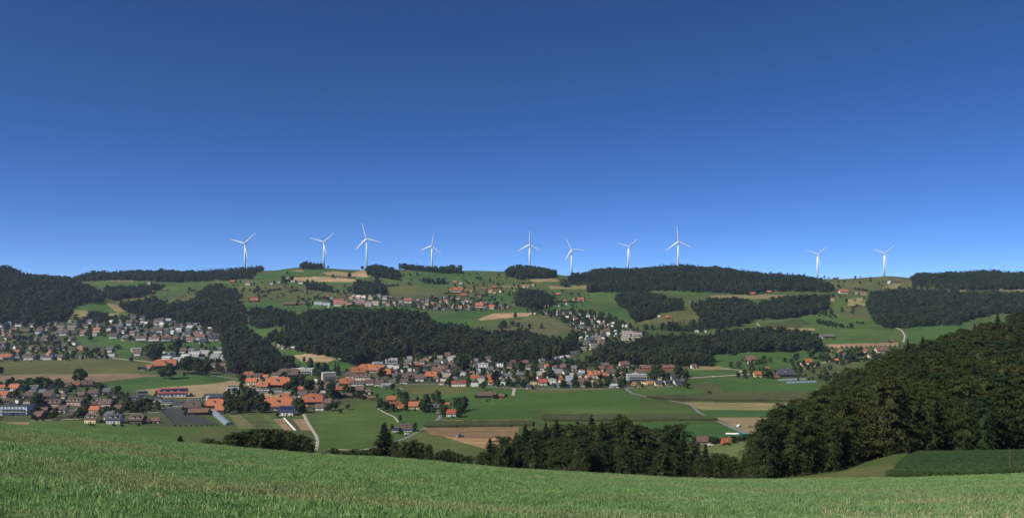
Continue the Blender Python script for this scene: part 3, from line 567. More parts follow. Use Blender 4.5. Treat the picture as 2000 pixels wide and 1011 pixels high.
def spruce_mesh(name, seed, h, rw, m, levels=24, per=11, low=.08, segs=4, cardw=1.0):
    r = random.Random(seed); v = []; f = []
    for L in range(levels):
        t = L/(levels-1); z = h*(low+(1-low)*(t**.95)*.985); q = rw*(1-t)**.85*(.85+.3*r.random())+.12
        nb = max(5, int(per*(1-.45*t)))
        for i in range(nb):
            a = 6.283*i/nb+L*1.3+r.random()*.8; qq = q*(.5+.62*r.random()); sag = qq*(.18+.25*(1-t)+.1*r.random()); wd = cardw*(.30+.11*qq)
            ca, sa = math.cos(a), math.sin(a); zz = z+r.uniform(-.75, .75)*h/levels
            for s in range(segs):
                s0, s1 = s/segs*qq, (s+1)/segs*qq
                def zf(x): x = x/qq; return zz-sag*x*(1.6-x)*1.0+.12*qq*x*x
                w0 = wd*(1.0-.55*s/segs)*r.uniform(.8, 1.2); w1 = wd*(1.0-.55*(s+1)/segs)*(.25 if s == segs-1 else r.uniform(.8, 1.2))
                k = len(v); hang = .35*wd+.15
                v += [(ca*s0-sa*w0, sa*s0+ca*w0, zf(s0)-hang), (ca*s0, sa*s0, zf(s0)+.1), (ca*s1, sa*s1, zf(s1)+.1), (ca*s1-sa*w1, sa*s1+ca*w1, zf(s1)-hang*.9),
                      (ca*s0+sa*w0, sa*s0-ca*w0, zf(s0)-hang), (ca*s1+sa*w1, sa*s1-ca*w1, zf(s1)-hang*.9)]
                f += [(k, k+1, k+2, k+3), (k+1, k+4, k+5, k+2)]
                for _ in range(2):    # twigs hanging off the branch
                    tt = r.uniform(s0, s1); sd = r.choice((-1, 1)); x0, y0, z0 = ca*tt, sa*tt, zf(tt); L2 = wd*r.uniform(.8, 1.6); k = len(v)
                    ex, ey = ca*.55-sd*sa, sa*.55+sd*ca
                    v += [(x0, y0, z0), (x0+ex*L2*.5-.1*ca, y0+ey*L2*.5, z0+.05), (x0+ex*L2, y0+ey*L2, z0-.3*L2), (x0+ex*L2*.5+ca*.25, y0+ey*L2*.5+sa*.25, z0-.35*L2)]
                    f += [(k, k+1, k+2, k+3)]
    me = mesh_np(name, v, np.array(f), m); return me
def strunk(name, h, rad):
    b = MB(); b.tube([(0, 0, -1.2), (0, 0, h*.3), (0, 0, h*.97)], [rad*1.3, rad*.8, .04], 6, M_bark); return b.mesh(name, True)
# near protos are 25 m tall and scaled
NB = [(spray_crown('beech_crown', 100+i, 25, 6.4+.7*(i % 3), 150, 60, .36, M_leafn if i % 3 else M_leaf, .04+.05*(i % 2), .6+.12*(i % 3)), trunk_mesh('beech_trunk', 200+i, 25, .38, 6, .2, .2)) for i in range(7)]
NS = [(spruce_mesh('spruce_crown', 300+i, 28, 5.0+.6*(i % 2), M_needle, 36, 14, .05, 4, .95), strunk('spruce_trunk', 28, .34)) for i in range(4)]
NBUSH = [(spray_crown('bush_crown', 400+i, 8, 4.2, 90, 50, .26, M_leaf, .0, .55), trunk_mesh('bush_trunk', 420+i, 8, .14, 5, .05, .3)) for i in range(3)]
GB = [(crown_mesh('garden_tree_crown', 500+i, 10, 3.6, 420, .62, M_garden, 8, .18), trunk_mesh('garden_tree_trunk', 520+i, 10, .22, 3, .15, .2)) for i in range(5)]
GDK = [(crown_mesh('dark_tree_crown', 540+i, 10, 3.9, 420, .62, M_leaf, 8, .10), trunk_mesh('dark_tree_trunk', 560+i, 10, .22, 3, .15, .2)) for i in range(3)]
GS = [(spruce_mesh('garden_spruce_crown', 580+i, 14, 2.9, M_needle, 14, 8, .05, 2, 1.8), strunk('garden_spruce_trunk', 14, .2)) for i in range(2)]
CO = [(crown_mesh('copper_beech_crown', 600, 14, 5.6, 800, .62, M_copper, 10, .08), trunk_mesh('copper_beech_trunk', 601, 14, .3, 3, .1, .2))]
FB = [proto(crown_mesh('far_broadleaf', 700+i, 20, 5.6+.5*i, 480, .85, M_far, 9+i, .08)) for i in range(5)]
FS = [proto(spruce_mesh('far_spruce', 720+i, 23, 4.2, M_needle, 11, 7, .05, 1, 2.6)) for i in range(3)]
def tree(name, pr, x, y, h, href, wx=1.0, label=None, cat='tree', group=None, z=None, rz=None):
    s = h/href; z = gxy(x, y) if z is None else z
    e = link(name, None, loc=(x, y, z), rz=random.random()*6.28 if rz is None else rz, sc=(s*wx, s*wx*random.uniform(.93, 1.07), s), label=label, category=cat, group=group)
    e.empty_display_size = .5
    link('trunk', pr[1], e); link('crown', pr[0], e); return e
# --- forests far off: crowns fill the outlines seen in the valley
WOODS = [
 ('wooded_hill', 'dark mixed forest covering the hill at the left edge', .3, [(-420, 505), (0, 516), (60, 526), (130, 541), (180, 560), (206, 577), (196, 587), (152, 592), (135, 605), (138, 618), (90, 630), (0, 634), (-420, 640)]),
 ('ridge_wood', 'long dark forest belt on the skyline left of the first turbine', .5, [(130, 541), (200, 529), (300, 527), (400, 530), (450, 523), (500, 519), (520, 525), (496, 530), (495, 541), (440, 548), (330, 550), (260, 546), (180, 548), (150, 548)]),
 ('gorge_wood', 'dark wood filling the gorge behind the upper left village', .2, [(200, 562), (290, 556), (340, 552), (300, 566), (290, 573), (222, 586), (205, 580)]),
 ('gorge_wood', 'dark woods between the knoll and the hillside farms', .2, [(218, 592), (300, 583), (330, 592), (380, 586), (385, 570), (410, 556), (462, 566), (466, 590), (476, 600), (482, 640), (520, 660), (545, 690), (570, 702), (572, 728), (500, 732), (440, 700), (430, 672), (438, 655), (380, 624), (280, 618), (245, 604)]),
 ('small_wood', 'round wood beside the narrow green clearing', .15, [(484, 612), (500, 600), (540, 602), (582, 612), (576, 625), (545, 638), (500, 641), (488, 628)]),
 ('wooded_hill', 'large dark forest hill above the middle of the village', .12, [(518, 656), (545, 640), (600, 608), (640, 603), (700, 603), (780, 605), (830, 609), (842, 628), (905, 636), (970, 646), (1030, 646), (1060, 654), (1100, 660), (1128, 650), (1128, 668), (1100, 690), (1050, 702), (970, 706), (920, 692), (860, 686), (800, 690), (740, 702), (690, 712), (645, 692), (590, 682), (540, 666)]),
 ('valley_wood', 'dark wood right of the stepped hillside houses', .12, [(1148, 694), (1180, 676), (1235, 668), (1262, 655), (1340, 655), (1388, 665), (1390, 713), (1300, 713), (1200, 710), (1160, 706)]),
 ('valley_wood', 'long dark wood above the scattered farms on the right', .15, [(1340, 657), (1385, 653), (1430, 645), (1520, 641), (1582, 648), (1603, 660), (1600, 679), (1500, 681), (1430, 690), (1387, 692)]),
 ('slope_wood', 'dark forest block on the slope right of the meadow ridge', .35, [(1700, 572), (1760, 563), (1830, 565), (1900, 570), (2080, 572), (2080, 602), (1960, 608), (1890, 618), (1872, 632), (1820, 634), (1770, 641), (1725, 639), (1706, 620), (1695, 595)]),
 ('ridge_wood', 'dark forest cap on the skyline at the right edge', .5, [(1783, 545), (1788, 535), (1800, 530), (1860, 527), (1930, 523), (2000, 533), (2080, 536), (2080, 562), (1900, 566), (1780, 560)]),
 ('ridge_wood', 'broad dark forest on the skyline behind the eighth turbine', .5, [(1088, 550), (1120, 537), (1150, 530), (1200, 520), (1250, 522), (1320, 515), (1400, 519), (1440, 527), (1520, 532), (1600, 545), (1630, 556), (1622, 565), (1500, 566), (1460, 575), (1400, 571), (1300, 563), (1220, 570), (1150, 568), (1145, 556), (1095, 555)]),
 ('slope_wood', 'dark wood on the slope below the skyline forest', .25, [(1205, 574), (1240, 568), (1330, 583), (1336, 600), (1290, 608), (1262, 622), (1240, 630), (1228, 605), (1205, 592)]),
 ('slope_wood', 'dark mixed wood above the green field ridge', .25, [(1350, 590), (1390, 583), (1440, 583), (1480, 592), (1520, 583), (1560, 578), (1622, 576), (1618, 600), (1562, 614), (1480, 620), (1425, 636), (1350, 648), (1255, 642), (1250, 633), (1342, 630), (1372, 618), (1352, 600)]),
 ('ridge_wood', 'rounded dark wood on the skyline below the fifth turbine', .15, [(986, 530), (1000, 520), (1030, 515), (1060, 520), (1088, 529), (1080, 541), (1040, 544), (1010, 546), (990, 536)]),
 ('small_wood', 'dark copse left of the upper hillside farms', .2, [(1004, 572), (1050, 565), (1082, 576), (1072, 601), (1040, 604), (1005, 590)]),
 ('ridge_wood', 'dark tree line on the skyline below the fourth turbine', .35, [(772, 521), (800, 513), (850, 520), (902, 523), (900, 533), (860, 533), (800, 526)]),
 ('small_wood', 'dark wood above the hospital village', .3, [(688, 548), (740, 541), (758, 560), (750, 575), (690, 574)]),
 ('small_wood', 'dark wood at the foot of the third turbine', .2, [(717, 521), (742, 518), (782, 531), (782, 546), (740, 542), (720, 535)]),
 ('small_wood', 'small round wood beside the second turbine', .3, [(581, 517), (600, 510), (628, 516), (630, 525), (590, 525)]),
 ('small_wood', 'flat dark copse in the high pastures', .3, [(820, 543), (870, 543), (874, 555), (825, 554)]),
 ('small_wood', 'strip of dark trees below the tan fields', .2, [(594, 548), (640, 556), (662, 572), (598, 564)]),
 ('small_wood', 'low dark trees at the foot of the knoll', .3, [(173, 613), (185, 607), (210, 612), (216, 626), (170, 627)]),
 ('field_hedge', 'hedge running across the green slope on the right', .0, [(1595, 622), (1620, 626), (1662, 636), (1662, 642), (1620, 637), (1595, 630)]),
 ('orchard', 'orchard of small trees around the farms on the right', .0, [(1600, 676), (1700, 680), (1790, 676), (1720, 700), (1690, 690), (1610, 690)]),
]
TURB = [(478.4, 475.7, 47, 31), (632.7, 473, 48, 27.5), (716, 466.2, -16, 31), (843.6, 480.3, 9, 25), (1034.3, 477.5, 0, 27), (1116.5, 487.5, -28, 27), (1227, 482, 50, 24.8), (1324.5, 472, -6, 31), (1596.5, 497, 49, 25.8), (1727, 495, 49, 25.2)]
gy = np.arange(1380, 3130, 9.5); gxs = np.arange(-2300, 2300, 9.5)
GX, GY = np.meshgrid(gxs, gy); GX = GX.ravel()+rng.uniform(-4, 4, GX.size); GY = GY.ravel()+rng.uniform(-4, 4, GY.size)
GU = UC+F*GX/GY; ok = (GU > -400) & (GU < 2100); GX, GY, GU = GX[ok], GY[ok], GU[ok]
GZ = gz(GU, GY); GV = VH+(CAM-GZ)*F/GY; GH = rng.uniform(10, 23, len(GX))*(1+.45*fbm(GX/55, GY/55, 31, 3)); GP = GH*F/GY
used = rng.random(len(GX)) < .05
for (tu, tv, ta, tr_) in TURB: used |= (abs(GU-tu) < 2.5) & (GY > 2900) & (GY < 3060) & (tu == 1324.5)
FORTOT = 0
for wi, (nm, lb, con, poly) in enumerate(WOODS):
    a = np.array(poly); cand = (~used) & (GU > a[:, 0].min()) & (GU < a[:, 0].max()) & (GV > a[:, 1].min()-5) & (GV < a[:, 1].max()+25)
    ii = np.nonzero(cand)[0]; hsc = .35 if nm in ('field_hedge', 'orchard') else 1
    m = inpoly(GU[ii], GV[ii]-GP[ii]*np.minimum(rng.uniform(.5, 1.05, len(ii)), .95)*hsc, poly) & (inpoly(GU[ii], GV[ii]-GP[ii]*.12*hsc, poly) | (GV[ii] < a[:, 1].max()-4))
    m &= inpoly(GU[ii], GV[ii]-GP[ii]*.35*hsc, poly) | inpoly(GU[ii], GV[ii]-1, poly)
    if nm == 'orchard': m &= rng.random(len(ii)) < .35
    ii = ii[m]; used[ii] = True
    if len(ii) == 0: continue
    n = len(ii); FORTOT += n; con_n = fbm(GX[ii]/90, GY[ii]/90, 40+wi, 3); isS = rng.random(n) < np.clip(con+.12+con_n*.9, 0, 1)
    if con == 0: isS[:] = False
    k = np.where(isS, 5+rng.integers(0, 3, n), rng.integers(0, 5, n)); h = GH[ii]*np.where(isS, 1.1, 1)*hsc
    s = h/np.where(isS, 23, 20)*rng.uniform(.9, 1.1, n); sx = s*rng.uniform(.85, 1.5, n)
    instancer(nm, np.stack([GX[ii], GY[ii], GZ[ii]-.8], -1), np.stack([sx, sx, s], -1), np.stack([np.zeros(n), np.zeros(n), rng.random(n)*6.28], -1), k, FB+FS, kind='stuff', label=lb, category='wood')
print('forest trees', FORTOT)
# --- near hill forest on the right
HP = [(1468, 945), (1474, 870), (1490, 812), (1520, 800), (1560, 772), (1600, 745), (1640, 715), (1700, 680), (1760, 655), (1850, 637), (1900, 618), (1960, 602), (2000, 598), (2080, 585), (2200, 560), (2200, 960)]
edge = lambda u: np.interp(u, [1450, 1560, 1740, 2000, 2200], [262, 262, 258, 255, 250])
rdg = lambda u: np.interp(u, [1450, 1500, 1560, 1650, 1750, 1850, 2000, 2200], [380, 380, 400, 450, 480, 520, 560, 600])
hx = []
yv = 240.
while yv < 660:
    xv = .28*yv
    while xv < .78*yv:
        x = xv+random.uniform(-2.6, 2.6); y = yv+random.uniform(-2.6, 2.6); u = UC+F*x/y; xv += 8.2
        if y < edge(u) or y > rdg(u)+25: continue
        z = gxy(x, y); kind = 'S' if (random.random() < (.4 if u < 1530 else .07)) else 'B'
        h = random.uniform(19, 26)*(1.12 if kind == 'S' else 1)
        if y < edge(u)+12: h *= random.uniform(.8, 1.05)
        ok_ = False
        for _ in range(6):
            if inpoly([u], [VH+(CAM-z-h*.97)*F/y], HP)[0]: ok_ = True; break
            h *= .88
        if ok_ and h > 8: hx.append((x, y, z, h, kind, u))
    yv += 8.2
hx.sort(key=lambda q: q[1])
print('hill trees', len(hx))
near_t = [q for q in hx if q[5] < 2060]
cnt = {'B': 0, 'S': 0}; rest = []
for q in hx:
    x, y, z, h, kind, u = q
    if u > 2040 or cnt[kind] >= 235: rest.append(q); continue
    cnt[kind] += 1
    if kind == 'B': tree('broadleaf_tree', NB[random.randrange(7)], x, y, h, 25, random.uniform(.95, 1.2), 'olive green broadleaf tree in the forest on the near right hill', 'tree', 'broadleaf trees on the near hill', z)
    else: tree('spruce_tree', NS[random.randrange(4)], x, y, h, 28, random.uniform(1.1, 1.5), 'dark spruce standing in the forest on the near right hill', 'tree', 'spruces on the near hill', z)
if rest:
    pr = [proto(p[0]) for p in NB+NS]; n = len(rest); a = np.array([q[:4] for q in rest]); isS = np.array([q[4] == 'S' for q in rest])
    k = np.where(isS, 7+rng.integers(0, 4, n), rng.integers(0, 7, n)); s = a[:, 3]/np.where(isS, 28, 25)
    instancer('hill_forest', a[:, :3], np.stack([s*1.1, s*1.1, s], -1), np.stack([s*0, s*0, rng.random(n)*6.28], -1), k, pr, kind='stuff', label='upper forest covering the top of the near right hill', category='wood')
# --- the wood and bushes just beyond the meadow edge
def near_tree(u, vt, d, kind, label, group=None, wx=1.0):
    x = (u-UC)/F*d; z = gxy(x, d); h = CAM-(vt-VH)/F*d-z
    pr, href, nm = {'S': (NS[random.randrange(4)], 28, 'spruce_tree'), 'B': (NB[random.randrange(7)], 25, 'broadleaf_tree'), 'U': (NBUSH[random.randrange(3)], 8, 'bush')}[kind]
    return tree(nm, pr, x, d, max(h, 2.5), href, wx, label, 'bush' if kind == 'U' else 'tree', group, z)
near_tree(751, 824, 372, 'S', 'tall lone dark spruce rising above the bushes beside the green field', None, 2.7)
near_tree(352, 849, 210, 'S', 'small dark spruce peeking over the left meadow edge', None, 3.0)
near_tree(957, 853, 360, 'S', 'pointed spruce at the left end of the central wood', None, 1.7)
near_tree(1335, 842, 372, 'S', 'slim dark spruce in front of the brown barn roof', None, 1.25)
near_tree(1155, 808, 380, 'S', 'tallest spruce in the middle of the central wood', None, 1.45)
for u, vt, k, w in [(985, 850, 'B', 1.2), (1008, 843, 'S', 1.1), (1026, 826, 'S', 1.0), (1047, 836, 'B', 1.2), (1066, 824, 'S', .9), (1087, 818, 'S', 1.1), (1096, 830, 'B', 1.2), (1075, 832, 'B', 1.2), (1120, 830, 'B', 1.2), (1165, 826, 'B', 1.2), (1184, 826, 'B', 1.1), (1228, 828, 'B', 1.1), (1255, 836, 'B', 1.2), (1036, 838, 'B', 1.1), (1018, 848, 'B', 1.1), (1270, 838, 'B', 1.1), (1296, 838, 'B', 1.2), (966, 868, 'B', 1.1), (942, 880, 'B', 1.0), (1106, 825, 'B', 1.2), (1127, 821, 'S', .9), (1142, 826, 'B', 1.2), (1176, 822, 'S', 1), (1196, 822, 'B', 1.2), (1216, 812, 'B', 1.0), (1240, 824, 'B', 1.2), (1262, 832, 'S', 1), (1282, 834, 'B', 1.2), (1300, 832, 'S', .9), (1316, 826, 'B', 1.15), (1356, 862, 'B', .9), (1378, 866, 'S', 1.1), (1398, 882, 'B', 1), (1416, 884, 'B', 1), (1434, 890, 'B', 1.1), (1452, 888, 'S', 1.3), (1470, 880, 'B', 1)]:
    near_tree(u, vt, random.uniform(365, 395), k, 'dark spruce in the wood beyond the meadow edge' if k == 'S' else 'dark broadleaf tree in the wood beyond the meadow edge', 'spruces of the central wood' if k == 'S' else 'broadleaf trees of the central wood', w*(1.5 if k == 'S' else 1))
for i in range(46):
    u = 940+i*11.6+random.uniform(-5, 5); base = np.interp(u, [930, 1000, 1150, 1300, 1340, 1400, 1480], [888, 868, 862, 872, 886, 902, 905])
    near_tree(u, base+random.uniform(-14, 16), random.uniform(318, 362), 'S' if random.random() < .3 else 'B', 'lower tree along the front of the central wood', 'front trees of the central wood', random.uniform(.95, 1.2))
for u, vt, w in [(448, 850, .9), (462, 845, .9), (480, 842, .9), (498, 839, .9), (515, 838, .9), (532, 838, .9), (550, 841, .9), (566, 845, .9), (582, 850, .9), (598, 856, .8), (456, 858, .9), (490, 856, 1), (525, 856, 1), (560, 862, 1), (590, 868, .9), (605, 868, .8)]:
    near_tree(u, vt, random.uniform(285, 315), 'U', 'dark leafy bush in the thicket at the meadow edge', 'bushes of the left thicket', w)
near_tree(408, 857, 250, 'U', 'low bush left of the thicket at the meadow edge', None, 1.3); near_tree(425, 861, 255, 'U', 'low bush touching the left end of the thicket', None, 1.2)
for u, vt, w in [(632, 884, 1.1), (652, 876, 1.1), (672, 881, 1.1), (690, 877, 1.1), (708, 879, 1.1), (728, 876, 1), (772, 862, 1), (790, 860, 1), (806, 858, 1), (822, 862, 1), (838, 868, 1), (862, 882, 1), (878, 880, 1.1), (895, 886, 1), (912, 890, 1)]:
    near_tree(u, vt, random.uniform(325, 350), 'U' if vt > 873 else 'B', 'dark green bush in the row below the fields' if vt > 873 else 'bushy tree right of the tall lone spruce', 'bushes below the fields' if vt > 873 else 'bushy trees by the lone spruce', w)
# --- maize on the near right and the mown strip beside it
def maize(name, seed):
    r = random.Random(seed); v = []; f = []
    for p in range(5):
        ox, oy = r.uniform(-.6, .6), r.uniform(-.6, .6)
        for i in range(11):
            a = i*2.5+r.random(); z = .3+i*.19; L = r.uniform(.55, .95); w = .055; ca, sa = math.cos(a), math.sin(a); k = len(v)
            v += [(ox-sa*w, oy+ca*w, z), (ox+sa*w, oy-ca*w, z), (ox+ca*L*.55+sa*w, oy+sa*L*.55-ca*w, z+.42), (ox+ca*L*.55-sa*w, oy+sa*L*.55+ca*w, z+.42), (ox+ca*L+sa*.01, oy+sa*L, z+.12), (ox+ca*L-sa*.01, oy+sa*L, z+.12)]
            f += [(k, k+1, k+2, k+3), (k+3, k+2, k+4, k+5)]
    return mesh_np(name, v, np.array(f), M_maize)
M_maize = foliage('maize_leaves', (.045, .09, .03), (.055, .10, .034), (.07, .11, .042))
mp = [proto(maize('maize_plants', s)) for s in range(4)]
pts = []
y = 92.
while y < 251:
    x = .40*y
    while x < .85*y:
        u = UC+F*x/y; vg_ = VH+(CAM-gxy(x, y))*F/y
        lim = 1732+ (y-92)/(158)*62
        if u > lim and u < 2300: pts.append((x+random.uniform(-.2, .2), y+random.uniform(-.2, .2)))
        x += .62
    y += .8
pa = np.array(pts); n = len(pa); s = rng.uniform(.8, 1.05, n)*.45
print('maize', n)
instancer('maize_field', np.stack([pa[:, 0], pa[:, 1], gz(UC+F*pa[:, 0]/pa[:, 1], pa[:, 1])], -1), np.stack([s, s, s], -1), np.stack([s*0, s*0, rng.random(n)*6.28], -1), rng.integers(0, 4, n), mp, kind='stuff', label='dark green leafy crop field below the forest at the right edge', category='maize')
# ------------------------------------------------------------------ wind turbines
def blade_mesh(L):
    b = MB(); st = [(0, .036), (.04, .036), (.10, .062), (.2, .080), (.4, .064), (.7, .042), (.93, .022), (1, .006)]; n = 8; k0 = 0
    for t, c in st:
        c *= L; th = c*(.5 if t > .06 else 1)*.35; tw = R(22*(1-t)); sweep = 0
        for j in range(n):
            w = 2*math.pi*j/n; x = math.cos(w)*c*.62+c*.15; y = math.sin(w)*th*1.2
            b.v.append((x*math.cos(tw)-y*math.sin(tw), x*math.sin(tw)+y*math.cos(tw)-.025*L*t*t, t*L))
    for i in range(len(st)-1):
        for j in range(n):
            a = i*n+j; c2 = i*n+(j+1) % n; b.f.append([a, c2, c2+n, a+n]); b.m.append(b.mi(M_white))
    b.f.append([(len(st)-1)*n+j for j in range(n)]); b.m.append(0)
    return b.mesh('blade', True)
tl = ['wind turbine at the left end of the row, above the dark skyline wood', 'wind turbine right of the small round skyline wood', 'tall wind turbine above the tan field left of the pine wood', 'wind turbine rising behind the low dark tree line', 'wind turbine with one blade straight up above the rounded wood', 'wind turbine with one blade level, right of the rounded wood', 'small wind turbine behind the long forested ridge', 'tall wind turbine standing in front of the forested ridge', 'wind turbine on the bare ridge right of the long forest', 'wind turbine at the right end of the row, on the green hilltop']
for (tu, tv, ta, tr_), lb in zip(TURB, tl):
    d = 2985 if tu == 1324.5 else 3052.; x = (tu-UC)/F*d; zb = float(gz(tu, d)); hz_ = CAM-(tv-VH)/F*d; H = hz_-zb; L = tr_*d/F
    if tu == 1324.5: zb = zb
    e = link('wind_turbine', None, loc=(x, d, zb), label=lb, category='wind turbine', group='wind turbines along the ridge')
    yaw = R(random.uniform(-5, 5))
    b = MB(); b.tube([(0, 0, -3), (0, 0, H*.5), (0, 0, H-1.5)], [3.4, 2.8, 2.0], 16, M_white); link('tower', b.mesh('tower', True), e)
    b = MB(); b.tube([(0, -3.2, H), (0, -1, H), (0, 6, H+.2), (0, 8.5, H+.2)], [1.9, 2.2, 2.0, 1.2], 10, M_white); nc = link('nacelle', b.mesh('nacelle', True), e, rz=yaw)
    b = MB(); b.tube([(0, 1.2, 0), (0, -.8, 0), (0, -2.4, 0), (0, -3.2, 0)], [1.6, 1.9, 1.3, .3], 10, M_white)
    hub = link('hub', b.mesh('hub', True), e, loc=(math.sin(yaw)*4.4, -math.cos(yaw)*4.4, H), rz=yaw)
    bm_ = blade_mesh(L)
    for q in range(3):
        o = link('blade', bm_, e); o.matrix_local = Matrix.Translation((math.sin(yaw)*5, -math.cos(yaw)*5, H)) @ Matrix.Rotation(yaw, 4, 'Z') @ Matrix.Rotation(R(ta+120*q), 4, 'Y')
# ------------------------------------------------------------------ roads and tracks
def road(name, pts, wid, m, label=None, lift=.12):
    W = [locate(u, v) for u, v in pts]; P = []
    for i in range(len(W)-1):
        a, b = Vector(W[i]), Vector(W[i+1]); n = max(2, int((b-a).length/8))
        for k in range(n): P.append(a.lerp(b, k/n))
    P.append(Vector(W[-1])); P2 = P[:]
    for _ in range(3): P2 = [P2[0]]+[(P2[i-1]+P2[i]*2+P2[i+1])/4 for i in range(1, len(P2)-1)]+[P2[-1]]
    v = []; f = []
    for i, p in enumerate(P2):
        t = (P2[min(i+1, len(P2)-1)]-P2[max(i-1, 0)]); t.z = 0; t.normalize(); nn = Vector((-t.y, t.x, 0))
        for s in (-1, -.5, 0, .5, 1):
            q = p+nn*s*wid/2; edge_ = .0 if abs(s) < 1 else -.3
            zz = max(gxy(q.x+dx_, q.y+dy_) for dx_ in (-1, 1) for dy_ in (-1, 1))
            v.append((q.x, q.y, zz+lift+.0002*max(0, q.y-700)+edge_))
        if i:
            for s in range(4): k = (i-1)*5+s; f.append((k, k+1, k+6, k+5))
    link(name, mesh_np(name, v, np.array(f), m, True), kind='structure')
road('road', [(-20, 805), (60, 803), (150, 801), (240, 799), (300, 797), (360, 793), (400, 790)], 7, M_asph)
road('footpath', [(60, 821), (120, 819), (160, 817)], 3, M_gravel); road('footpath', [(230, 808), (310, 804)], 3, M_gravel)
road('track', [(130, 697), (200, 697), (240, 701), (290, 706), (320, 712)], 4, M_gravel)
road('road', [(395, 731), (430, 734), (462, 740), (485, 746)], 5, M_asph)
road('track', [(593, 808), (600, 822), (611, 840), (619, 852), (621, 864), (617, 878)], 4.2, M_gravel)
road('road', [(690, 880), (740, 872), (790, 856), (822, 840), (850, 822), (862, 814), (856, 806), (842, 800)], 5.2, M_asph)
road('track', [(738, 797), (752, 806), (770, 812), (778, 824)], 3, M_gravel)
road('road', [(622, 800), (632, 776), (640, 762), (660, 750), (676, 742)], 8, M_asph)
road('road', [(700, 748), (760, 750), (820, 750), (880, 749), (930, 752), (1000, 758), (1080, 759), (1160, 759), (1225, 757), (1300, 755), (1345, 748)], 7, M_asph)
road('road', [(1222, 752), (1226, 762), (1236, 768), (1262, 774), (1300, 780), (1345, 788), (1356, 794), (1362, 803), (1378, 812), (1405, 822), (1440, 838), (1460, 846), (1475, 848)], 5.5, M_asph)
road('road', [(1340, 738), (1400, 734), (1450, 731), (1500, 728), (1540, 727)], 8, M_gravel)
road('track', [(1405, 719), (1432, 720), (1450, 724), (1462, 729)], 4, M_gravel)
road('track', [(1570, 720), (1588, 716), (1600, 710), (1630, 702)], 4, M_gravel)
road('track', [(1752, 640), (1762, 646), (1768, 656), (1764, 668)], 4, M_gravel)
road('track', [(592, 682), (620, 690), (650, 696), (690, 708)], 4, M_gravel)
road('track', [(645, 592), (640, 603)], 6, M_gravel); road('track', [(1005, 757), (1002, 772)], 5, M_gravel)
road('track', [(640, 876), (700, 879), (742, 875)], 3, M_gravel); road('track', [(1478, 631), (1484, 637)], 4, M_gravel)
# ------------------------------------------------------------------ houses
WC = {'white': (.79, .77, .71), 'cream': (.78, .69, .52), 'yellow': (.74, .60, .30), 'pink': (.56, .38, .34), 'beige': (.58, .49, .37), 'pale blue': (.56, .62, .68), 'grey': (.42, .42, .41), 'brown': (.13, .075, .045), 'red': (.42, .07, .045), 'orange': (.60, .30, .12)}
RC = {'orange': (.42, .14, .062), 'red': (.34, .085, .055), 'brown': (.125, .085, .068), 'red-brown': (.20, .105, .08), 'grey': (.14, .14, .145), 'slate': (.07, .075, .09), 'white': (.55, .54, .5), 'blue': (.03, .038, .07), 'yellow': (.65, .48, .08)}
def gable_parts(w, l, he, hr, ov=.7, th=.28, hip=0.0):
    """ridge along x; w along x, l along y"""
    x, y = w/2, l/2; b = MB()
    hx_ = hip*l/2; zh = he+(hr-he)*(1-hip*.55) if hip else hr
    yh = y*(hr-zh)/(hr-he) if hip else 0
    b.poly([(-x, -y, -2), (x, -y, -2), (x, -y, he), (-x, -y, he)]); b.poly([(x, y, -2), (-x, y, -2), (-x, y, he), (x, y, he)])
    for s in (-1, 1):
        pts = [(s*x, -y, -2), (s*x, y, -2), (s*x, y, he)] + ([(s*x, yh, zh), (s*x, -yh, zh)] if hip else [(s*x, 0, hr)]) + [(s*x, -y, he)]
        b.poly(pts if s > 0 else pts[::-1])
    wall = b.mesh('wall'); sl = (hr-he)/y; r = MB(); X = x+ov; Yo = y+ov; zo = he-ov*sl; up = .12
    rx = X-hx_ if hip else X
    if hip:
        hy = Yo*(hr-zh)/(hr-zo)
        for s in (-1, 1): r.slab([(-X, s*Yo, zo+up), (X, s*Yo, zo+up), (X, s*hy, zh+up), (rx, 0, hr+up), (-rx, 0, hr+up), (-X, s*hy, zh+up)][::-s], th)
        for s in (-1, 1): r.slab([(s*X, -hy, zh+up+.01), (s*X, hy, zh+up+.01), (s*rx, 0, hr+up+.01)][::s], th)
    else:
        for s in (-1, 1): r.slab([(-X, s*Yo, zo+up), (X, s*Yo, zo+up), (X, 0, hr+up), (-X, 0, hr+up)][::-s], th)
    for i in range(len(r.mats)): r.mats[i] = M_roof
    rf = r.mesh('roof'); return wall, rf
def wins_gable(w, l, he, hr, floors=2):
    """window positions: (x,y,z,rz)"""
    o = []; nx = max(2, int(w/2.9)); fh = he/floors
    for k in range(floors):
        z = fh*k+fh*.55
        for i in range(nx): o.append(((i+.5)*w/nx-w/2, -l/2, z, 0))
        for s in (-1, 1):
            for j in range(2): o.append((s*w/2, (j-.5)*l*.45, z, s*math.pi/2))
    for s in (-1, 1): o.append((s*w/2, 0, he+(hr-he)*.35, s*math.pi/2))
    return o
def win_mesh():
    b = MB(); b.box(-.62, .62, -.06, .02, -.72, .72, M_frame); b.box(-.52, -.03, -.08, .0, -.62, .62, M_glass); b.box(.03, .52, -.08, .0, -.62, .62, M_glass); return b.mesh('window')
WIN = win_mesh()
def shut_mesh():
    b = MB(); b.box(-.34, .34, -.07, -.005, -.72, .72, M_wood); return b.mesh('shutter')
def door_mesh():
    b = MB(); b.box(-.55, .55, -.09, .0, -1.05, 1.05, M_wood); return b.mesh('door')
DOOR = door_mesh()
def chim_mesh():
    b = MB(); b.box(-.4, .4, -.4, .4, -1.0, 1.5, M_conc); b.box(-.5, .5, -.5, .5, 1.5, 1.65, M_wood); return b.mesh('chimney')
CHIM = chim_mesh()
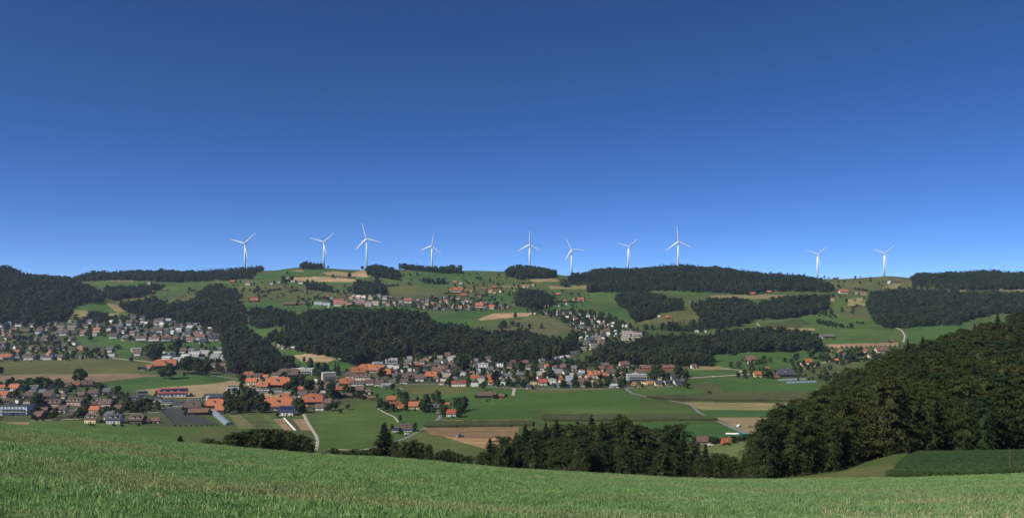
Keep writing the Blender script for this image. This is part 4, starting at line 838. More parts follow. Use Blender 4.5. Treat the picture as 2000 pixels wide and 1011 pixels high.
def balc_mesh(w):
    b = MB(); b.box(-w/2, w/2, -1.3, .05, -.12, 0, M_wood); b.box(-w/2, w/2, -1.38, -1.3, -.1, 1.0, M_wood); return b.mesh('balcony')
BALC = balc_mesh(7)
def joined_windows(wl, name='windows'):
    b = MB()
    for x, y, z, rz in wl:
        c, s = math.cos(rz), math.sin(rz); T_ = lambda px_, py_, pz_: (x+c*px_-s*py_, y+s*px_+c*py_, z+pz_)
        for (a0, a1, yy_, z0, z1, m) in ((-.55, .55, -.04, -.65, .65, M_frame), (-.42, .42, -.07, -.52, .52, M_glass)):
            b.poly([T_(a0, yy_, z0), T_(a1, yy_, z0), T_(a1, yy_, z1), T_(a0, yy_, z1)], m)
    return b.mesh(name)
class Proto: pass
def mkproto(kind, w, l, he, hr, hip=0, floors=2, ov=.8, dormers=0, balcony=False):
    p = Proto(); p.kind = kind; p.w, p.l, p.he, p.hr = w, l, he, hr; p.wall, p.roof = gable_parts(w, l, he, hr, ov, .3, hip)
    p.wins = wins_gable(w, l, he, hr, floors); p.joined = joined_windows(p.wins); p.balcony = balcony
    p.dorm = []
    for i in range(dormers): p.dorm.append((((i+.5)/dormers-.5)*w*.75))
    return p
def dormer_mesh():
    b = MB(); b.box(-1, 1, -1.6, 1.2, -.8, 1.0, M_frame); b.box(-.7, .7, -1.68, -1.6, -.1, .8, M_glass); b.slab([(-1.3, -2, 1.1), (1.3, -2, 1.1), (1.3, 1.6, 1.3), (-1.3, 1.6, 1.3)], .18, M_wood); return b.mesh('dormer')
DORM = dormer_mesh()
PRO = {'g': mkproto('house', 12, 9, 4.6, 8.9, ov=.7), 'g2': mkproto('house', 12, 10, 4.9, 9.2, ov=.7, dormers=2), 'f': mkproto('house', 9.5, 12, 4.4, 8.8, ov=.9, balcony=True), 'r': mkproto('row', 22, 10, 4.9, 8.9, ov=.7, dormers=3),
 'b': mkproto('farmhouse', 20, 13, 5.0, 11.5, hip=.55, ov=1.4, dormers=1), 'n': mkproto('barn', 20, 11, 3.8, 7.0, floors=1, ov=1.1), 's': mkproto('shed', 8, 6, 2.8, 4.4, floors=1, ov=.4)}
def flat_proto(w, l, floors, fh=2.9):
    p = Proto(); p.kind = 'block'; p.w, p.l, p.he, p.hr = w, l, floors*fh, floors*fh+.5; b = MB(); b.box(-w/2, w/2, -l/2, l/2, -2, floors*fh); p.wall = b.mesh('wall')
    r = MB(); r.box(-w/2-.3, w/2+.3, -l/2-.3, l/2+.3, floors*fh+.003, floors*fh+.45); r.box(-w*.2, w*.1, -l*.2, l*.2, floors*fh+.45, floors*fh+1.6); r.mats = [M_roof]; p.roof = r.mesh('roof')
    p.wins = []; n_ = int(w/2.8)
    for k in range(floors):
        for i in range(n_): p.wins.append(((i+.5)*w/n_-w/2, -l/2, k*fh+1.6, 0))
        for s in (-1, 1):
            for j in range(3): p.wins.append((s*w/2, (j-1)*l*.3, k*fh+1.6, s*math.pi/2))
    p.joined = joined_windows(p.wins); p.dorm = []; p.balcony = False; p.flatbal = floors; p.fh = fh; return p
PRO['a'] = flat_proto(24, 12, 3); PRO['k'] = flat_proto(14, 12, 3); PRO['m'] = flat_proto(11, 9, 2); PRO['h'] = flat_proto(20, 15, 4)
# stepped terrace house: storeys set back up the slope
def step_proto():
    p = Proto(); p.kind = 'block'; p.w, p.l, p.he, p.hr = 18, 12, 8, 8.5; b = MB(); r = MB(); p.wins = []
    for k in range(3):
        y0 = -6+k*3.4; b.box(-9, 9, y0, 8, k*2.9-(2 if k == 0 else 0), k*2.9+2.6); r.box(-9.3, 9.3, y0-.5, 8.3, k*2.9+2.603, k*2.9+2.9)
        for i in range(6): p.wins.append(((i+.5)*3-9, y0, k*2.9+1.4, 0))
    p.wall = b.mesh('wall'); r.mats = [M_roof]; p.roof = r.mesh('roof'); p.joined = joined_windows(p.wins); p.dorm = []; p.balcony = False; return p
PRO['t'] = step_proto()
# (u, v of base, width px, type, wall, roof, yaw deg (positive turns the front to the left), special label)
HS = [
(3,761,16,'g','white','orange',-10,0),(30,763,23,'g','white','orange',8,0),(66,765,20,'g2','grey','grey',0,'grey modern house with blue-grey roof in the lower left village'),(101,758,19,'f','cream','orange',35,0),(132,757,22,'n','brown','brown',5,0),(149,756,16,'g','pale blue','orange',-25,'house with bluish painted-shade walls and steep orange roof by the round trees'),(170,755,26,'b','brown','brown',-10,0),  # house by the round trees: bluish gable shade put into its wall colour
(8,777,22,'g','yellow','orange',5,0),(44,778,12,'m','grey','grey',0,0),(60,778,18,'f','white','brown',0,0),(96,779,20,'f','cream','brown',0,0),(124,778,14,'g','white','brown',10,0),(160,774,20,'b','brown','brown',15,0),(183,773,21,'g','white','brown',-12,0),
(103,794,38,'r','pink','brown',0,'long pink apartment house with brown roof in the lower left village'),(148,791,38,'r','pink','brown',12,0),(184,793,14,'f','pink','brown',-15,0),(199,788,26,'r','pink','brown',8,0),(33,810,62,'a','pale blue','slate',0,'long pale blue apartment block at the left edge'),(87,806,17,'g','white','red-brown',5,0),(121,806,21,'g','white','brown',0,0),(78,818,19,'f','brown','red-brown',5,'dark wooden chalet with open red-brown gable beside the footpath'),(137,814,14,'f','white','brown',-25,0),(186,806,20,'g','beige','orange',0,0),(182,826,29,'g2','yellow','brown',8,'yellow house with brown roof at the front edge of the lower left village'),
(216,818,20,'f','white','grey',10,0),(225,827,30,'g2','white','slate',-5,'white house with dark slate roof at the front of the lower left village'),(269,828,29,'g2','brown','brown',0,'wooden chalet with red-brown roof in front of the small lawns'),(304,826,18,'g','cream','red-brown',-12,0),(278,776,22,'g','white','grey',-20,0),(262,783,26,'n','beige','brown',5,0),(304,784,26,'r','white','grey',-8,0),(328,790,25,'r','white','grey',-8,0),(350,793,26,'r','white','grey',-20,0),(377,788,26,'r','white','grey',-15,0),(338,775,58,'r','white','red',-12,'long red-roofed hall with dark solar panels behind the white row'),
(237,793,11,'f','pink','brown',-20,0),(210,794,22,'g','pink','brown',5,0),(324,719,44,'b','brown','orange',-12,'large orange-roofed farmhouse beside the round dark trees'),(294,722,18,'g','cream','orange',35,0),(281,722,18,'n','grey','blue',0,'low shed with dark blue solar roof at the field edge'),(268,686,23,'a','yellow','slate',0,'bright yellow three-storey house with grey roof below the green slope'),(269,694,16,'g','white','red-brown',0,0),(214,687,14,'g','white','grey',0,0),(218,696,17,'a','white','grey',0,0),
(377,800,34,'b','brown','brown',-12,0),(388,810,42,'n','brown','red-brown',-12,'large dark barn with red-brown roof beside the netted orchard'),
(276,664,24,'r','white','red-brown',0,0),(302,665,22,'r','cream','red-brown',0,0),(325,665,20,'g','white','red-brown',-15,0),(345,666,16,'g','white','red-brown',-15,0),(246,664,13,'f','yellow','grey',0,0),(222,660,16,'g','white','brown',-10,0),(372,668,16,'g','white','red-brown',0,0),(392,663,20,'g','white','red-brown',0,0),(418,665,24,'g2','white','slate',-15,0),(398,671,14,'f','white','slate',0,0),(260,622,14,'k','grey','orange',-20,0),
(545,757,50,'b','brown','orange',5,'huge orange-roofed farmhouse behind the white terraced row'),(513,758,24,'b','beige','orange',0,0),(564,737,40,'b','brown','brown',-5,'big dark brown farmhouse roof beside the pale flat hall'),(592,733,44,'a','cream','white',0,'long pale flat-roofed hall behind the brown farmhouse'),(486,735,19,'b','white','orange',-5,0),(511,734,9,'g','brown','orange',0,0),
(456,763,26,'a','white','grey',-3,0),(482,765,24,'a','white','grey',-3,0),(515,768,26,'a','white','grey',-3,0),(541,770,24,'a','white','grey',-3,0),(562,772,14,'k','white','grey',-3,0),(492,751,22,'g','cream','orange',0,0),(507,749,9,'f','cream','orange',0,0),
(421,797,34,'b','brown','orange',0,0),(430,806,20,'g','brown','orange',0,0),(418,780,38,'n','yellow','slate',-5,0),(546,800,54,'b','white','orange',0,'wide orange barn roof above the vegetable plots'),(561,811,32,'g','white','blue',0,'white-walled annex with solar roof below the wide orange barn'),(592,775,24,'b','cream','brown',20,0),(612,790,40,'b','brown','orange',-5,'orange-roofed farmhouse beside the gravel track'),(625,801,19,'g','white','brown',0,0),(595,796,18,'n','brown','red-brown',0,0),(573,783,16,'g','brown','brown',10,0),(577,790,10,'m','white','grey',0,0),(615,764,18,'g','brown','brown',0,0),
(642,743,32,'h','beige','white',-22,'tall beige flat-roofed block between field and village'),(664,746,20,'n','brown','brown',-10,0),(685,738,20,'g','beige','brown',0,0),(699,731,30,'b','grey','orange',-15,0),(716,725,28,'b','white','orange',0,0),(737,727,30,'b','grey','orange',10,0),(750,734,28,'b','brown','orange',-5,0),(698,754,29,'r','white','brown',0,0),(708,742,36,'r','cream','brown',0,0),(678,753,28,'b','brown','orange',0,0),(660,763,18,'b','brown','orange',-10,0),(678,775,22,'n','brown','brown',0,0),(692,775,18,'n','brown','brown',-5,0),(712,777,16,'n','brown','red-brown',0,0),(727,779,17,'n','brown','red-brown',0,0),(658,777,13,'f','cream','brown',0,0),(722,752,18,'g','cream','brown',0,0),(741,754,18,'g','cream','brown',0,0),(755,757,22,'a','grey','white',0,0),
(746,720,14,'k','white','grey',0,0),(738,714,22,'a','white','grey',0,0),(762,719,13,'k','white','grey',0,0),(774,720,13,'k','white','grey',0,0),(765,709,26,'a','white','white',0,0),(640,757,16,'g','white','red-brown',0,0),
(772,797,26,'b','white','orange',-28,0),(784,801,16,'f','cream','orange',-20,0),(765,786,20,'g','brown','orange',0,0),(809,799,24,'g','yellow','orange',-5,0),(806,783,15,'n','brown','red-brown',0,0),(821,786,14,'n','brown','orange',0,0),(848,799,22,'b','grey','grey',-25,0),(871,791,16,'n','brown','orange',0,0),(881,813,21,'g','white','red','-3','white house with bright red roof beside the village road'),(793,842,28,'b','white','brown',0,'brown-roofed farmhouse with yellow roof window near the lone spruce'),(772,843,16,'s','white','blue',-10,'small shed with blue solar roof beside the brown farmhouse'),
(896,754,30,'r','white','red',0,'long red-roofed house beside the village through road'),(927,755,16,'k','white','brown',0,0),(950,777,38,'n','brown','brown',0,'long low brown barn on the open green field'),(976,776,20,'n','red','red-brown',0,0),
(832,705,14,'m','orange','grey',0,0),(844,701,12,'m','cream','grey',0,0),(815,716,13,'g','brown','orange',-30,0),(828,719,12,'g','pale blue','red-brown',-30,0),(840,717,12,'g','pale blue','red-brown',-30,0),(850,718,12,'g','pale blue','red-brown',-30,0),(861,719,12,'g','pale blue','red-brown',-30,0),(870,721,12,'g','pale blue','red-brown',-30,0),(855,729,22,'g','white','red-brown',0,0),(843,738,24,'b','brown','orange',0,0),(873,737,18,'k','beige','brown',0,0),(819,744,20,'g','white','brown',0,0),(851,744,15,'g','cream','brown',10,0),(788,741,22,'b','white','brown',0,0),(804,736,20,'b','brown','brown',0,0),(772,739,20,'b','cream','brown',0,0),
(903,733,17,'m','white','grey',0,0),(928,741,18,'b','cream','orange',0,0),(944,719,22,'m','white','white',0,'white flat-roofed modern villa below the forest edge'),(933,725,13,'m','white','grey',0,0),(929,706,12,'m','pale blue','orange',0,0),(872,690,10,'g','white','brown',0,0),(934,697,20,'n','beige','orange',0,0),(880,705,14,'m','white','white',0,0),(895,708,12,'m','white','grey',0,0),
(975,716,18,'m','white','slate',0,0),(995,719,12,'g','yellow','brown',0,0),(1032,721,14,'g','white','brown',0,0),(1056,722,14,'g','white','brown',0,0),(1067,719,12,'f','pale blue','orange',-20,0),(1090,729,18,'k','grey','slate',0,0),(1055,734,16,'m','cream','white',0,0),(992,739,16,'g','white','grey',0,0),(1015,736,15,'g','brown','grey',0,0),(958,737,14,'g','white','brown',20,0),(940,748,14,'k','white','white',0,0),(1060,752,19,'g','white','red',0,'red-roofed house in the front row behind the green field'),(1078,749,18,'m','white','white',0,0),(1033,759,11,'f','white','slate',0,'small white gabled house at the front edge of the middle village'),(1021,752,8,'f','white','brown',0,0),(1088,755,12,'g','pale blue','grey',0,0),(1112,744,16,'k','pale blue','white',0,'pale blue square house in the middle village'),(1118,734,12,'k','white','brown',0,0),(1110,756,15,'g','white','grey',0,0),(1137,755,16,'g','beige','brown',0,0),(1139,748,20,'b','brown','red-brown',0,0),(1160,738,24,'g2','cream','orange',0,0),(1148,739,11,'f','white','orange',-20,0),(1163,756,18,'b','brown','red-brown',-20,0),(1178,737,14,'f','white','orange',-20,0),
(1068,704,11,'g','white','grey',-20,0),(1078,703,11,'g','white','grey',-20,0),(1088,702,11,'g','white','grey',-20,0),(1098,701,11,'g','white','white',-20,0),(1108,700,11,'g','white','white',-20,0),(1058,708,13,'g','white','grey',-20,0),(1087,695,14,'g','brown','orange',0,0),(1121,695,15,'g','brown','slate',10,0),
(1181,718,16,'g','brown','brown',0,0),(1194,720,10,'k','red','red',0,'bright red cube house at the top of the right village end'),(1219,717,22,'g','cream','red-brown',-12,0),(1210,724,14,'f','yellow','brown',-12,0),(1193,733,20,'g','yellow','brown',0,0),(1198,745,13,'g','cream','brown',-5,0),(1199,756,21,'n','white','pale',0,0),(1243,744,42,'a','grey','white',0,'long grey-blue flat-roofed school building at the right village end'),(1237,752,12,'s','beige','orange',0,0),(1248,757,11,'s','yellow','brown',0,0),(1258,751,14,'m','yellow','brown',0,0),(1270,749,14,'m','orange','grey',0,0),(1286,753,17,'g','yellow','slate',-8,'yellow house with slate roof at the right village end'),(1303,751,16,'g','white','slate',-20,0),(1322,751,17,'g','white','slate',-20,0),(1287,743,14,'m','yellow','white',0,0),(1316,742,16,'g','white','slate',-15,0),(1332,747,13,'g','white','grey',-15,0),(1247,732,14,'f','white','brown',0,0),(1264,722,24,'r','red','red-brown',0,0),(1306,722,26,'r','red','red-brown',0,0),(1355,719,13,'g','white','red-brown',-10,'white house with red-brown roof standing alone below the wood'),
(1464,705,21,'b','brown','red-brown',-8,0),(1463,709,9,'f','white','brown',0,0),(1578,711,17,'g','cream','orange',0,'cream house with orange roof on the low rise'),(1567,714,9,'f','cream','grey',0,0),(1497,722,11,'b','cream','orange',0,0),(1479,736,17,'g','yellow','orange',-5,0),(1533,736,34,'b','brown','slate',0,'big dark barn roof beside the greenhouses'),(1517,739,15,'n','brown','red-brown',0,0),(1567,734,13,'n','brown','brown',0,0),(1627,701,9,'g','red','brown',0,0),(1667,705,11,'g','white','grey',0,0),(1720,688,22,'b','cream','red-brown',0,0),(1688,688,11,'g','cream','orange',0,0),(1618,660,22,'n','brown','grey',0,0),(1603,660,7,'f','white','grey',0,0),(1741,668,8,'g','brown','red-brown',0,0),
(1420,867,25,'b','red','orange',-12,'orange-roofed red barn in the hollow beside the forest'),(1372,866,26,'b','beige','red-brown',0,'brick-red roof peeking over the central wood'),
(497,590,17,'b','brown','orange',0,0),(567,597,26,'n','brown','red-brown',0,0),(590,595,14,'n','red','red-brown',0,0),(622,595,18,'a','pale blue','grey',0,0),(638,596,16,'a','pale blue','grey',0,0),(661,590,22,'r','cream','orange',0,0),(666,597,28,'r','cream','orange',0,0),(683,597,10,'k','beige','red',0,0),(704,597,22,'h','orange','white',0,'orange hospital wing on the upper terrace'),(720,598,14,'h','pink','white',0,0),(733,596,16,'h','beige','grey',0,'pale hospital wing at the right end of the upper terrace'),(724,585,9,'h','yellow','white',0,0),(700,583,10,'m','yellow','white',0,0),(710,584,9,'m','yellow','white',0,0),(770,593,7,'k','cream','brown',0,0),(752,584,9,'f','white','grey',0,0),(740,580,8,'f','white','grey',0,0),(797,591,17,'g','cream','orange',0,0),(760,583,14,'n','brown','red-brown',0,0),(751,591,10,'s','white','red-brown',0,0),
(894,570,19,'b','cream','orange',0,'orange farmhouse roof on the high pasture'),(905,579,13,'b','brown','orange',0,0),(936,600,16,'b','cream','orange',0,0),(960,603,12,'g','cream','orange',0,0),(1134,588,13,'b','cream','orange',0,0),(1020,594,9,'g','cream','orange',0,0),(966,563,9,'b','brown','orange',0,0),(1052,568,8,'g','cream','orange',0,0),(1090,576,9,'b','brown','orange',0,0),(888,553,8,'b','brown','orange',0,0),(900,554,8,'g','cream','brown',0,0),(958,571,9,'g','cream','orange',0,0),(945,566,12,'n','brown','red-brown',0,0),(1022,562,8,'g','cream','orange',0,0),
(455,552,9,'b','brown','orange',0,0),(485,556,10,'g','cream','red-brown',0,0),(492,555,7,'f','white','brown',0,0),(530,555,8,'g','white','brown',0,0),(545,552,7,'g','white','brown',0,0),(560,549,7,'g','brown','brown',0,0),(572,551,9,'a','white','grey',0,0),(588,554,9,'g','white','brown',0,0),(668,543,7,'n','red','red-brown',0,0),(697,543,8,'n','white','grey',0,0),
(175,585,14,'b','brown','orange',0,'lone orange-roofed farm under the left forest hill'),(297,573,11,'b','brown','orange',0,0),(359,549,9,'b','brown','orange',0,0),(322,568,11,'n','brown','red-brown',0,0),(292,554,6,'s','white','grey',0,0),
(1647,573,17,'b','cream','orange',0,'orange-roofed farm on the ridge right of the long forest'),(1625,587,8,'g','cream','orange',0,0),(1687,575,14,'n','cream','orange',0,0),(1675,574,8,'g','beige','grey',0,0),(1754,551,12,'n','brown','red-brown',0,0),(1737,554,6,'s','white','white',0,0),(1303,621,9,'b','brown','orange',0,'lone orange-roofed farm in the clearing between woods'),(1287,620,5,'s','white','white',0,0),(1376,649,8,'s','white','white',0,0),(1360,649,9,'s','white','white',0,0),(1470,576,11,'b','brown','orange',0,0),(1502,572,9,'b','brown','orange',0,0),(1632,543,10,'n','brown','brown',0,0),
(1165,663,18,'t','beige','grey',0,0),(1145,672,18,'t','beige','grey',-10,0),(1160,678,18,'t','cream','grey',-10,0),(1175,671,16,'t','pink','red-brown',-10,0),(1140,683,14,'t','cream','grey',-10,0),(1152,667,22,'a','grey','grey',-15,0),(1225,655,24,'t','cream','grey',5,0),(1245,657,20,'t','cream','grey',5,0),(1222,664,20,'t','cream','grey',5,0),(1242,665,20,'t','cream','grey',5,0),(1185,650,12,'f','white','red-brown',0,0),
(325,704,20,'t','white','white',0,0),(345,706,18,'t','white','white',0,0),(330,698,22,'t','white','white',5,0),(362,700,20,'t','white','white',5,0),(380,696,22,'t','white','white',0,0),(398,694,22,'t','white','white',0,0),(420,700,20,'t','white','white',-5,0),(440,702,20,'t','white','white',-5,0),(460,704,20,'t','white','white',-5,0),(472,707,16,'t','white','white',-5,0),(425,694,18,'t','white','white',0,0),(450,695,20,'t','white','white',0,0),(417,717,12,'g','cream','brown',0,0),(436,718,14,'g','cream','red-brown',-10,0),
(9,700,16,'g','cream','orange',0,0),(17,702,16,'f','cream','orange',0,0),(33,692,12,'f','white','orange',0,0),(56,702,24,'r','white','brown',0,0),(92,702,24,'r','white','brown',0,0),(119,702,16,'g','yellow','brown',20,0),(98,694,12,'f','white','orange',30,0),(60,695,8,'f','white','brown',0,0),(22,662,12,'k','brown','orange',0,'small house with vivid orange roof in the upper left village'),(190,648,14,'g','yellow','orange',0,0),(124,654,22,'b','white','brown',0,0),(117,643,20,'t','beige','brown',0,0),(140,643,20,'t','beige','brown',0,0),(49,650,22,'n','brown','brown',0,0),(18,635,16,'m','white','grey',0,0),(38,637,14,'g','white','brown',0,0),(158,683,14,'m','orange','white',0,0),
]
cls_name = {'g': 'house', 'g2': 'house', 'f': 'house', 'r': 'row_house', 'b': 'farmhouse', 'n': 'barn', 's': 'shed', 'a': 'apartment_block', 'k': 'apartment_block', 'm': 'modern_house', 'h': 'apartment_block', 't': 'terrace_house'}
RC['pale'] = (.5, .52, .52)
# fill the rest of the villages
FILL = [
 ('upper left village', 62, (8, 13), ['grey', 'slate', 'brown', 'brown', 'red-brown', 'slate'], [(-40, 634), (50, 632), (170, 626), (245, 647), (232, 655), (150, 656), (145, 670), (160, 688), (125, 702), (-40, 704)]),
 ('plateau village', 66, (7, 13), ['grey', 'slate', 'brown', 'red-brown', 'white', 'grey'], [(205, 628), (270, 622), (400, 634), (432, 655), (428, 668), (270, 662), (215, 650)]),
 ('plateau village', 16, (8, 13), ['grey', 'brown', 'red-brown'], [(300, 686), (440, 682), (480, 690), (470, 726), (400, 722), (300, 700)]),
 ('middle village', 72, (10, 16), ['brown', 'red-brown', 'brown', 'grey', 'slate', 'orange', 'grey'], [(770, 702), (900, 696), (1000, 712), (1120, 717), (1215, 722), (1215, 757), (1000, 756), (900, 752), (700, 748), (720, 740)]),
 ('hillside village', 74, (5, 9.5), ['grey', 'white', 'red-brown', 'slate', 'brown'], [(1030, 612), (1110, 610), (1180, 618), (1255, 652), (1235, 668), (1180, 676), (1140, 690), (1110, 664), (1126, 645), (1090, 622)]),
 ('ridge village', 32, (6, 10), ['brown', 'brown', 'red-brown', 'grey', 'orange', 'grey', 'brown'], [(800, 588), (880, 582), (960, 592), (1005, 602), (960, 606), (850, 606), (800, 600)]),
 ('terrace village', 14, (6, 10), ['brown', 'orange', 'grey'], [(640, 580), (740, 578), (800, 590), (790, 598), (640, 596)]),
 ('lower left village', 14, (14, 19), ['brown', 'red-brown', 'grey', 'brown'], [(-20, 752), (160, 752), (250, 778), (300, 790), (250, 800), (160, 815), (-20, 800)]),
 ('farm village', 22, (13, 18), ['brown', 'red-brown', 'orange', 'brown'], [(480, 735), (620, 735), (700, 745), (720, 770), (640, 796), (600, 800), (470, 790), (560, 770), (480, 745)]),
 ('gorge hamlet', 12, (6, 9), ['white', 'grey', 'brown'], [(544, 676), (590, 676), (600, 684), (560, 684)]),
 ('upper farms', 20, (5, 8), ['brown', 'brown', 'red-brown', 'orange'], [(870, 552), (1000, 552), (1150, 570), (1150, 596), (1080, 606), (880, 575)]),
 ('scattered farms', 10, (7, 10), ['orange', 'brown', 'red-brown'], [(1600, 684), (1700, 684), (1720, 700), (1620, 712)]),
]
taken = [(h[0], h[1], h[2]*.5) for h in HS]; houses = [dict(u=h[0], v=h[1], w=h[2], t=h[3], wc=h[4], rc=h[5], yaw=float(h[6]), lab=h[7] or None, grp=None) for h in HS]
rnd = random.Random(5)
for grp, nn, (w0, w1), roofs, poly in FILL:
    a = np.array(poly); got = 0; tries = 0; base = rnd.uniform(-15, 15)
    while got < nn and tries < 6000:
        tries += 1; u = rnd.uniform(a[:, 0].min(), a[:, 0].max()); v = rnd.uniform(a[:, 1].min(), a[:, 1].max())
        if not inpoly([u], [v], poly)[0]: continue
        w_ = rnd.uniform(w0, w1)
        if any(abs(u-p) < (w_*.5+r_)*.92 and abs(v-q) < (w_*.5+r_)*.42 for p, q, r_ in taken): continue
        taken.append((u, v, w_*.5)); got += 1
        houses.append(dict(u=u, v=v, w=w_, t=rnd.choice(['g', 'g', 'g2', 'f', 'f', 'm', 'g', 'k' if w0 > 9 else 'f']), wc=rnd.choice(['white', 'white', 'white', 'cream', 'beige', 'cream', 'grey', 'yellow' if rnd.random() < .4 else 'white']), rc=rnd.choice(roofs), yaw=base+rnd.choice([0, 0, 25, -22])+rnd.uniform(-6, 6), lab=None, grp=grp))
def vil(u, v):
    if v > 742 and u < 400: return 'lower left village'
    if v > 712 and u < 660: return 'farm village'
    if u < 210 and v > 620: return 'upper left village'
    if u < 500 and v > 610: return 'plateau village'
    if u < 880 and v > 772: return 'lower hamlet'
    if 640 <= u < 1345 and v > 690: return 'middle village'
    if 1020 < u < 1270 and 606 < v <= 692: return 'hillside village'
    if 600 < u < 800 and v > 575: return 'terrace village'
    if 800 <= u < 1010 and v > 578: return 'ridge village'
    if u >= 1345: return 'right-hand farms'
    return 'upper pastures'
for h in houses:
    h['grp'] = vil(h['u'], h['v']); x, y, z = locate(h['u'], h['v']); h['x'], h['y'], h['z'] = x, y, z
    p = PRO[h['t']]; c = abs(math.cos(R(h['yaw']))); s_ = abs(math.sin(R(h['yaw']))); wm = h['w']*y/F; h['s'] = .94*wm/(p.w*c+p.l*s_*.7+.8)
    h['y'] += p.l*h['s']*.45; h['x'] = (h['u']-UC)/F*h['y']; h['z'] = gxy(h['x'], h['y'])
    h['cls'] = cls_name[h['t']]
houses.sort(key=lambda h: -(h['w']+(4 if h['lab'] else 0)))
# cap: 300 per kind drawn one by one
IND = 470; kinds = {}
indiv = []; restH = []
for h in houses:
    k = 'house' if h['cls'] in ('house', 'modern_house') else h['cls']; kinds[k] = kinds.get(k, 0)+1
    (indiv if kinds[k] <= 290 and len(indiv) < IND else restH).append(h)
# labels
lm = [(h['u'], h['v'], h['lab']) for h in indiv if h['lab']]
def short(l): return l
LMS = [(40, 805, 'the long pale blue apartment block'), (182, 826, 'the yellow front house'), (103, 794, 'the long pink house'), (149, 756, 'the bluish shade-painted house'), (338, 775, 'the solar-roofed hall'), (324, 719, 'the large orange farmhouse'), (268, 686, 'the bright yellow block'), (388, 810, 'the netted orchard barn'), (545, 757, 'the huge orange farmhouse'), (592, 733, 'the pale flat hall'), (546, 800, 'the wide orange barn'), (612, 790, 'the farmhouse by the gravel track'), (642, 743, 'the tall beige block'), (881, 813, 'the red-roofed white house'), (793, 842, 'the brown farmhouse near the lone spruce'), (896, 754, 'the long red-roofed house'), (950, 777, 'the long brown field barn'), (944, 719, 'the white modern villa'), (1060, 752, 'the red-roofed front-row house'), (1033, 759, 'the small white gabled house'), (1112, 744, 'the pale blue square house'), (1194, 720, 'the bright red cube house'), (1243, 744, 'the long grey-blue school'), (1286, 753, 'the slate-roofed yellow house'), (1355, 719, 'the white house alone below the wood'), (1578, 711, 'the cream house on the rise'), (1533, 736, 'the big dark barn roof'), (1420, 867, 'the red barn in the hollow'), (704, 597, 'the orange hospital wing'), (894, 570, 'the high pasture farm'), (175, 585, 'the lone farm under the left forest'), (1647, 573, 'the ridge farm'), (1303, 621, 'the clearing farm'), (22, 662, 'the vivid orange roof'), (1165, 663, 'the stepped hillside terraces'), (260, 622, 'the chapel-like house on the plateau'), (742, 714, 'the white apartment blocks'), (1088, 702, 'the short white row'), (1240, 655, 'the terraces above the dark wood')]
ordn = ['nearest', 'second nearest', 'third nearest', 'fourth nearest', 'fifth nearest', 'sixth nearest']
def assign(items, text):
    """give each item a label naming the closest landmark on one side and its rank among its own class"""
    by = {}
    for it in items: by.setdefault(text(it), []).append(it)
    for tx, its in by.items():
        tabs = []
        for (lu, lv, ln) in LMS:
            for side, f_ in (('left of', lambda h: h['u'] < lu-4), ('right of', lambda h: h['u'] > lu+4)):
                s = sorted([h for h in its if f_(h)], key=lambda h: math.hypot(h['u']-lu, (h['v']-lv)*2.5))
                for k, h in enumerate(s[:6]): tabs.append((k*40+math.hypot(h['u']-lu, (h['v']-lv)*2.5), k, id(h), h, side, ln))
        tabs.sort(key=lambda t: t[:3])
        for _, k, _i, h, side, ln in tabs:
            lb_ = f'{tx}, {ordn[k]} {side} {ln}'
            if not h.get('lab') and len(lb_.split()) <= 16: h['lab'] = lb_
def htext(h):
    nm = {'house': 'house', 'row_house': 'long house', 'farmhouse': 'farmhouse', 'barn': 'barn', 'shed': 'shed', 'apartment_block': 'block', 'modern_house': 'flat-roofed house', 'terrace_house': 'stepped house'}[h['cls']]
    return f"{h['wc']} {nm} with {h['rc']} roof"
assign([h for h in indiv if not h['lab']], htext)
bigs = sorted(indiv, key=lambda h: -h['w'])
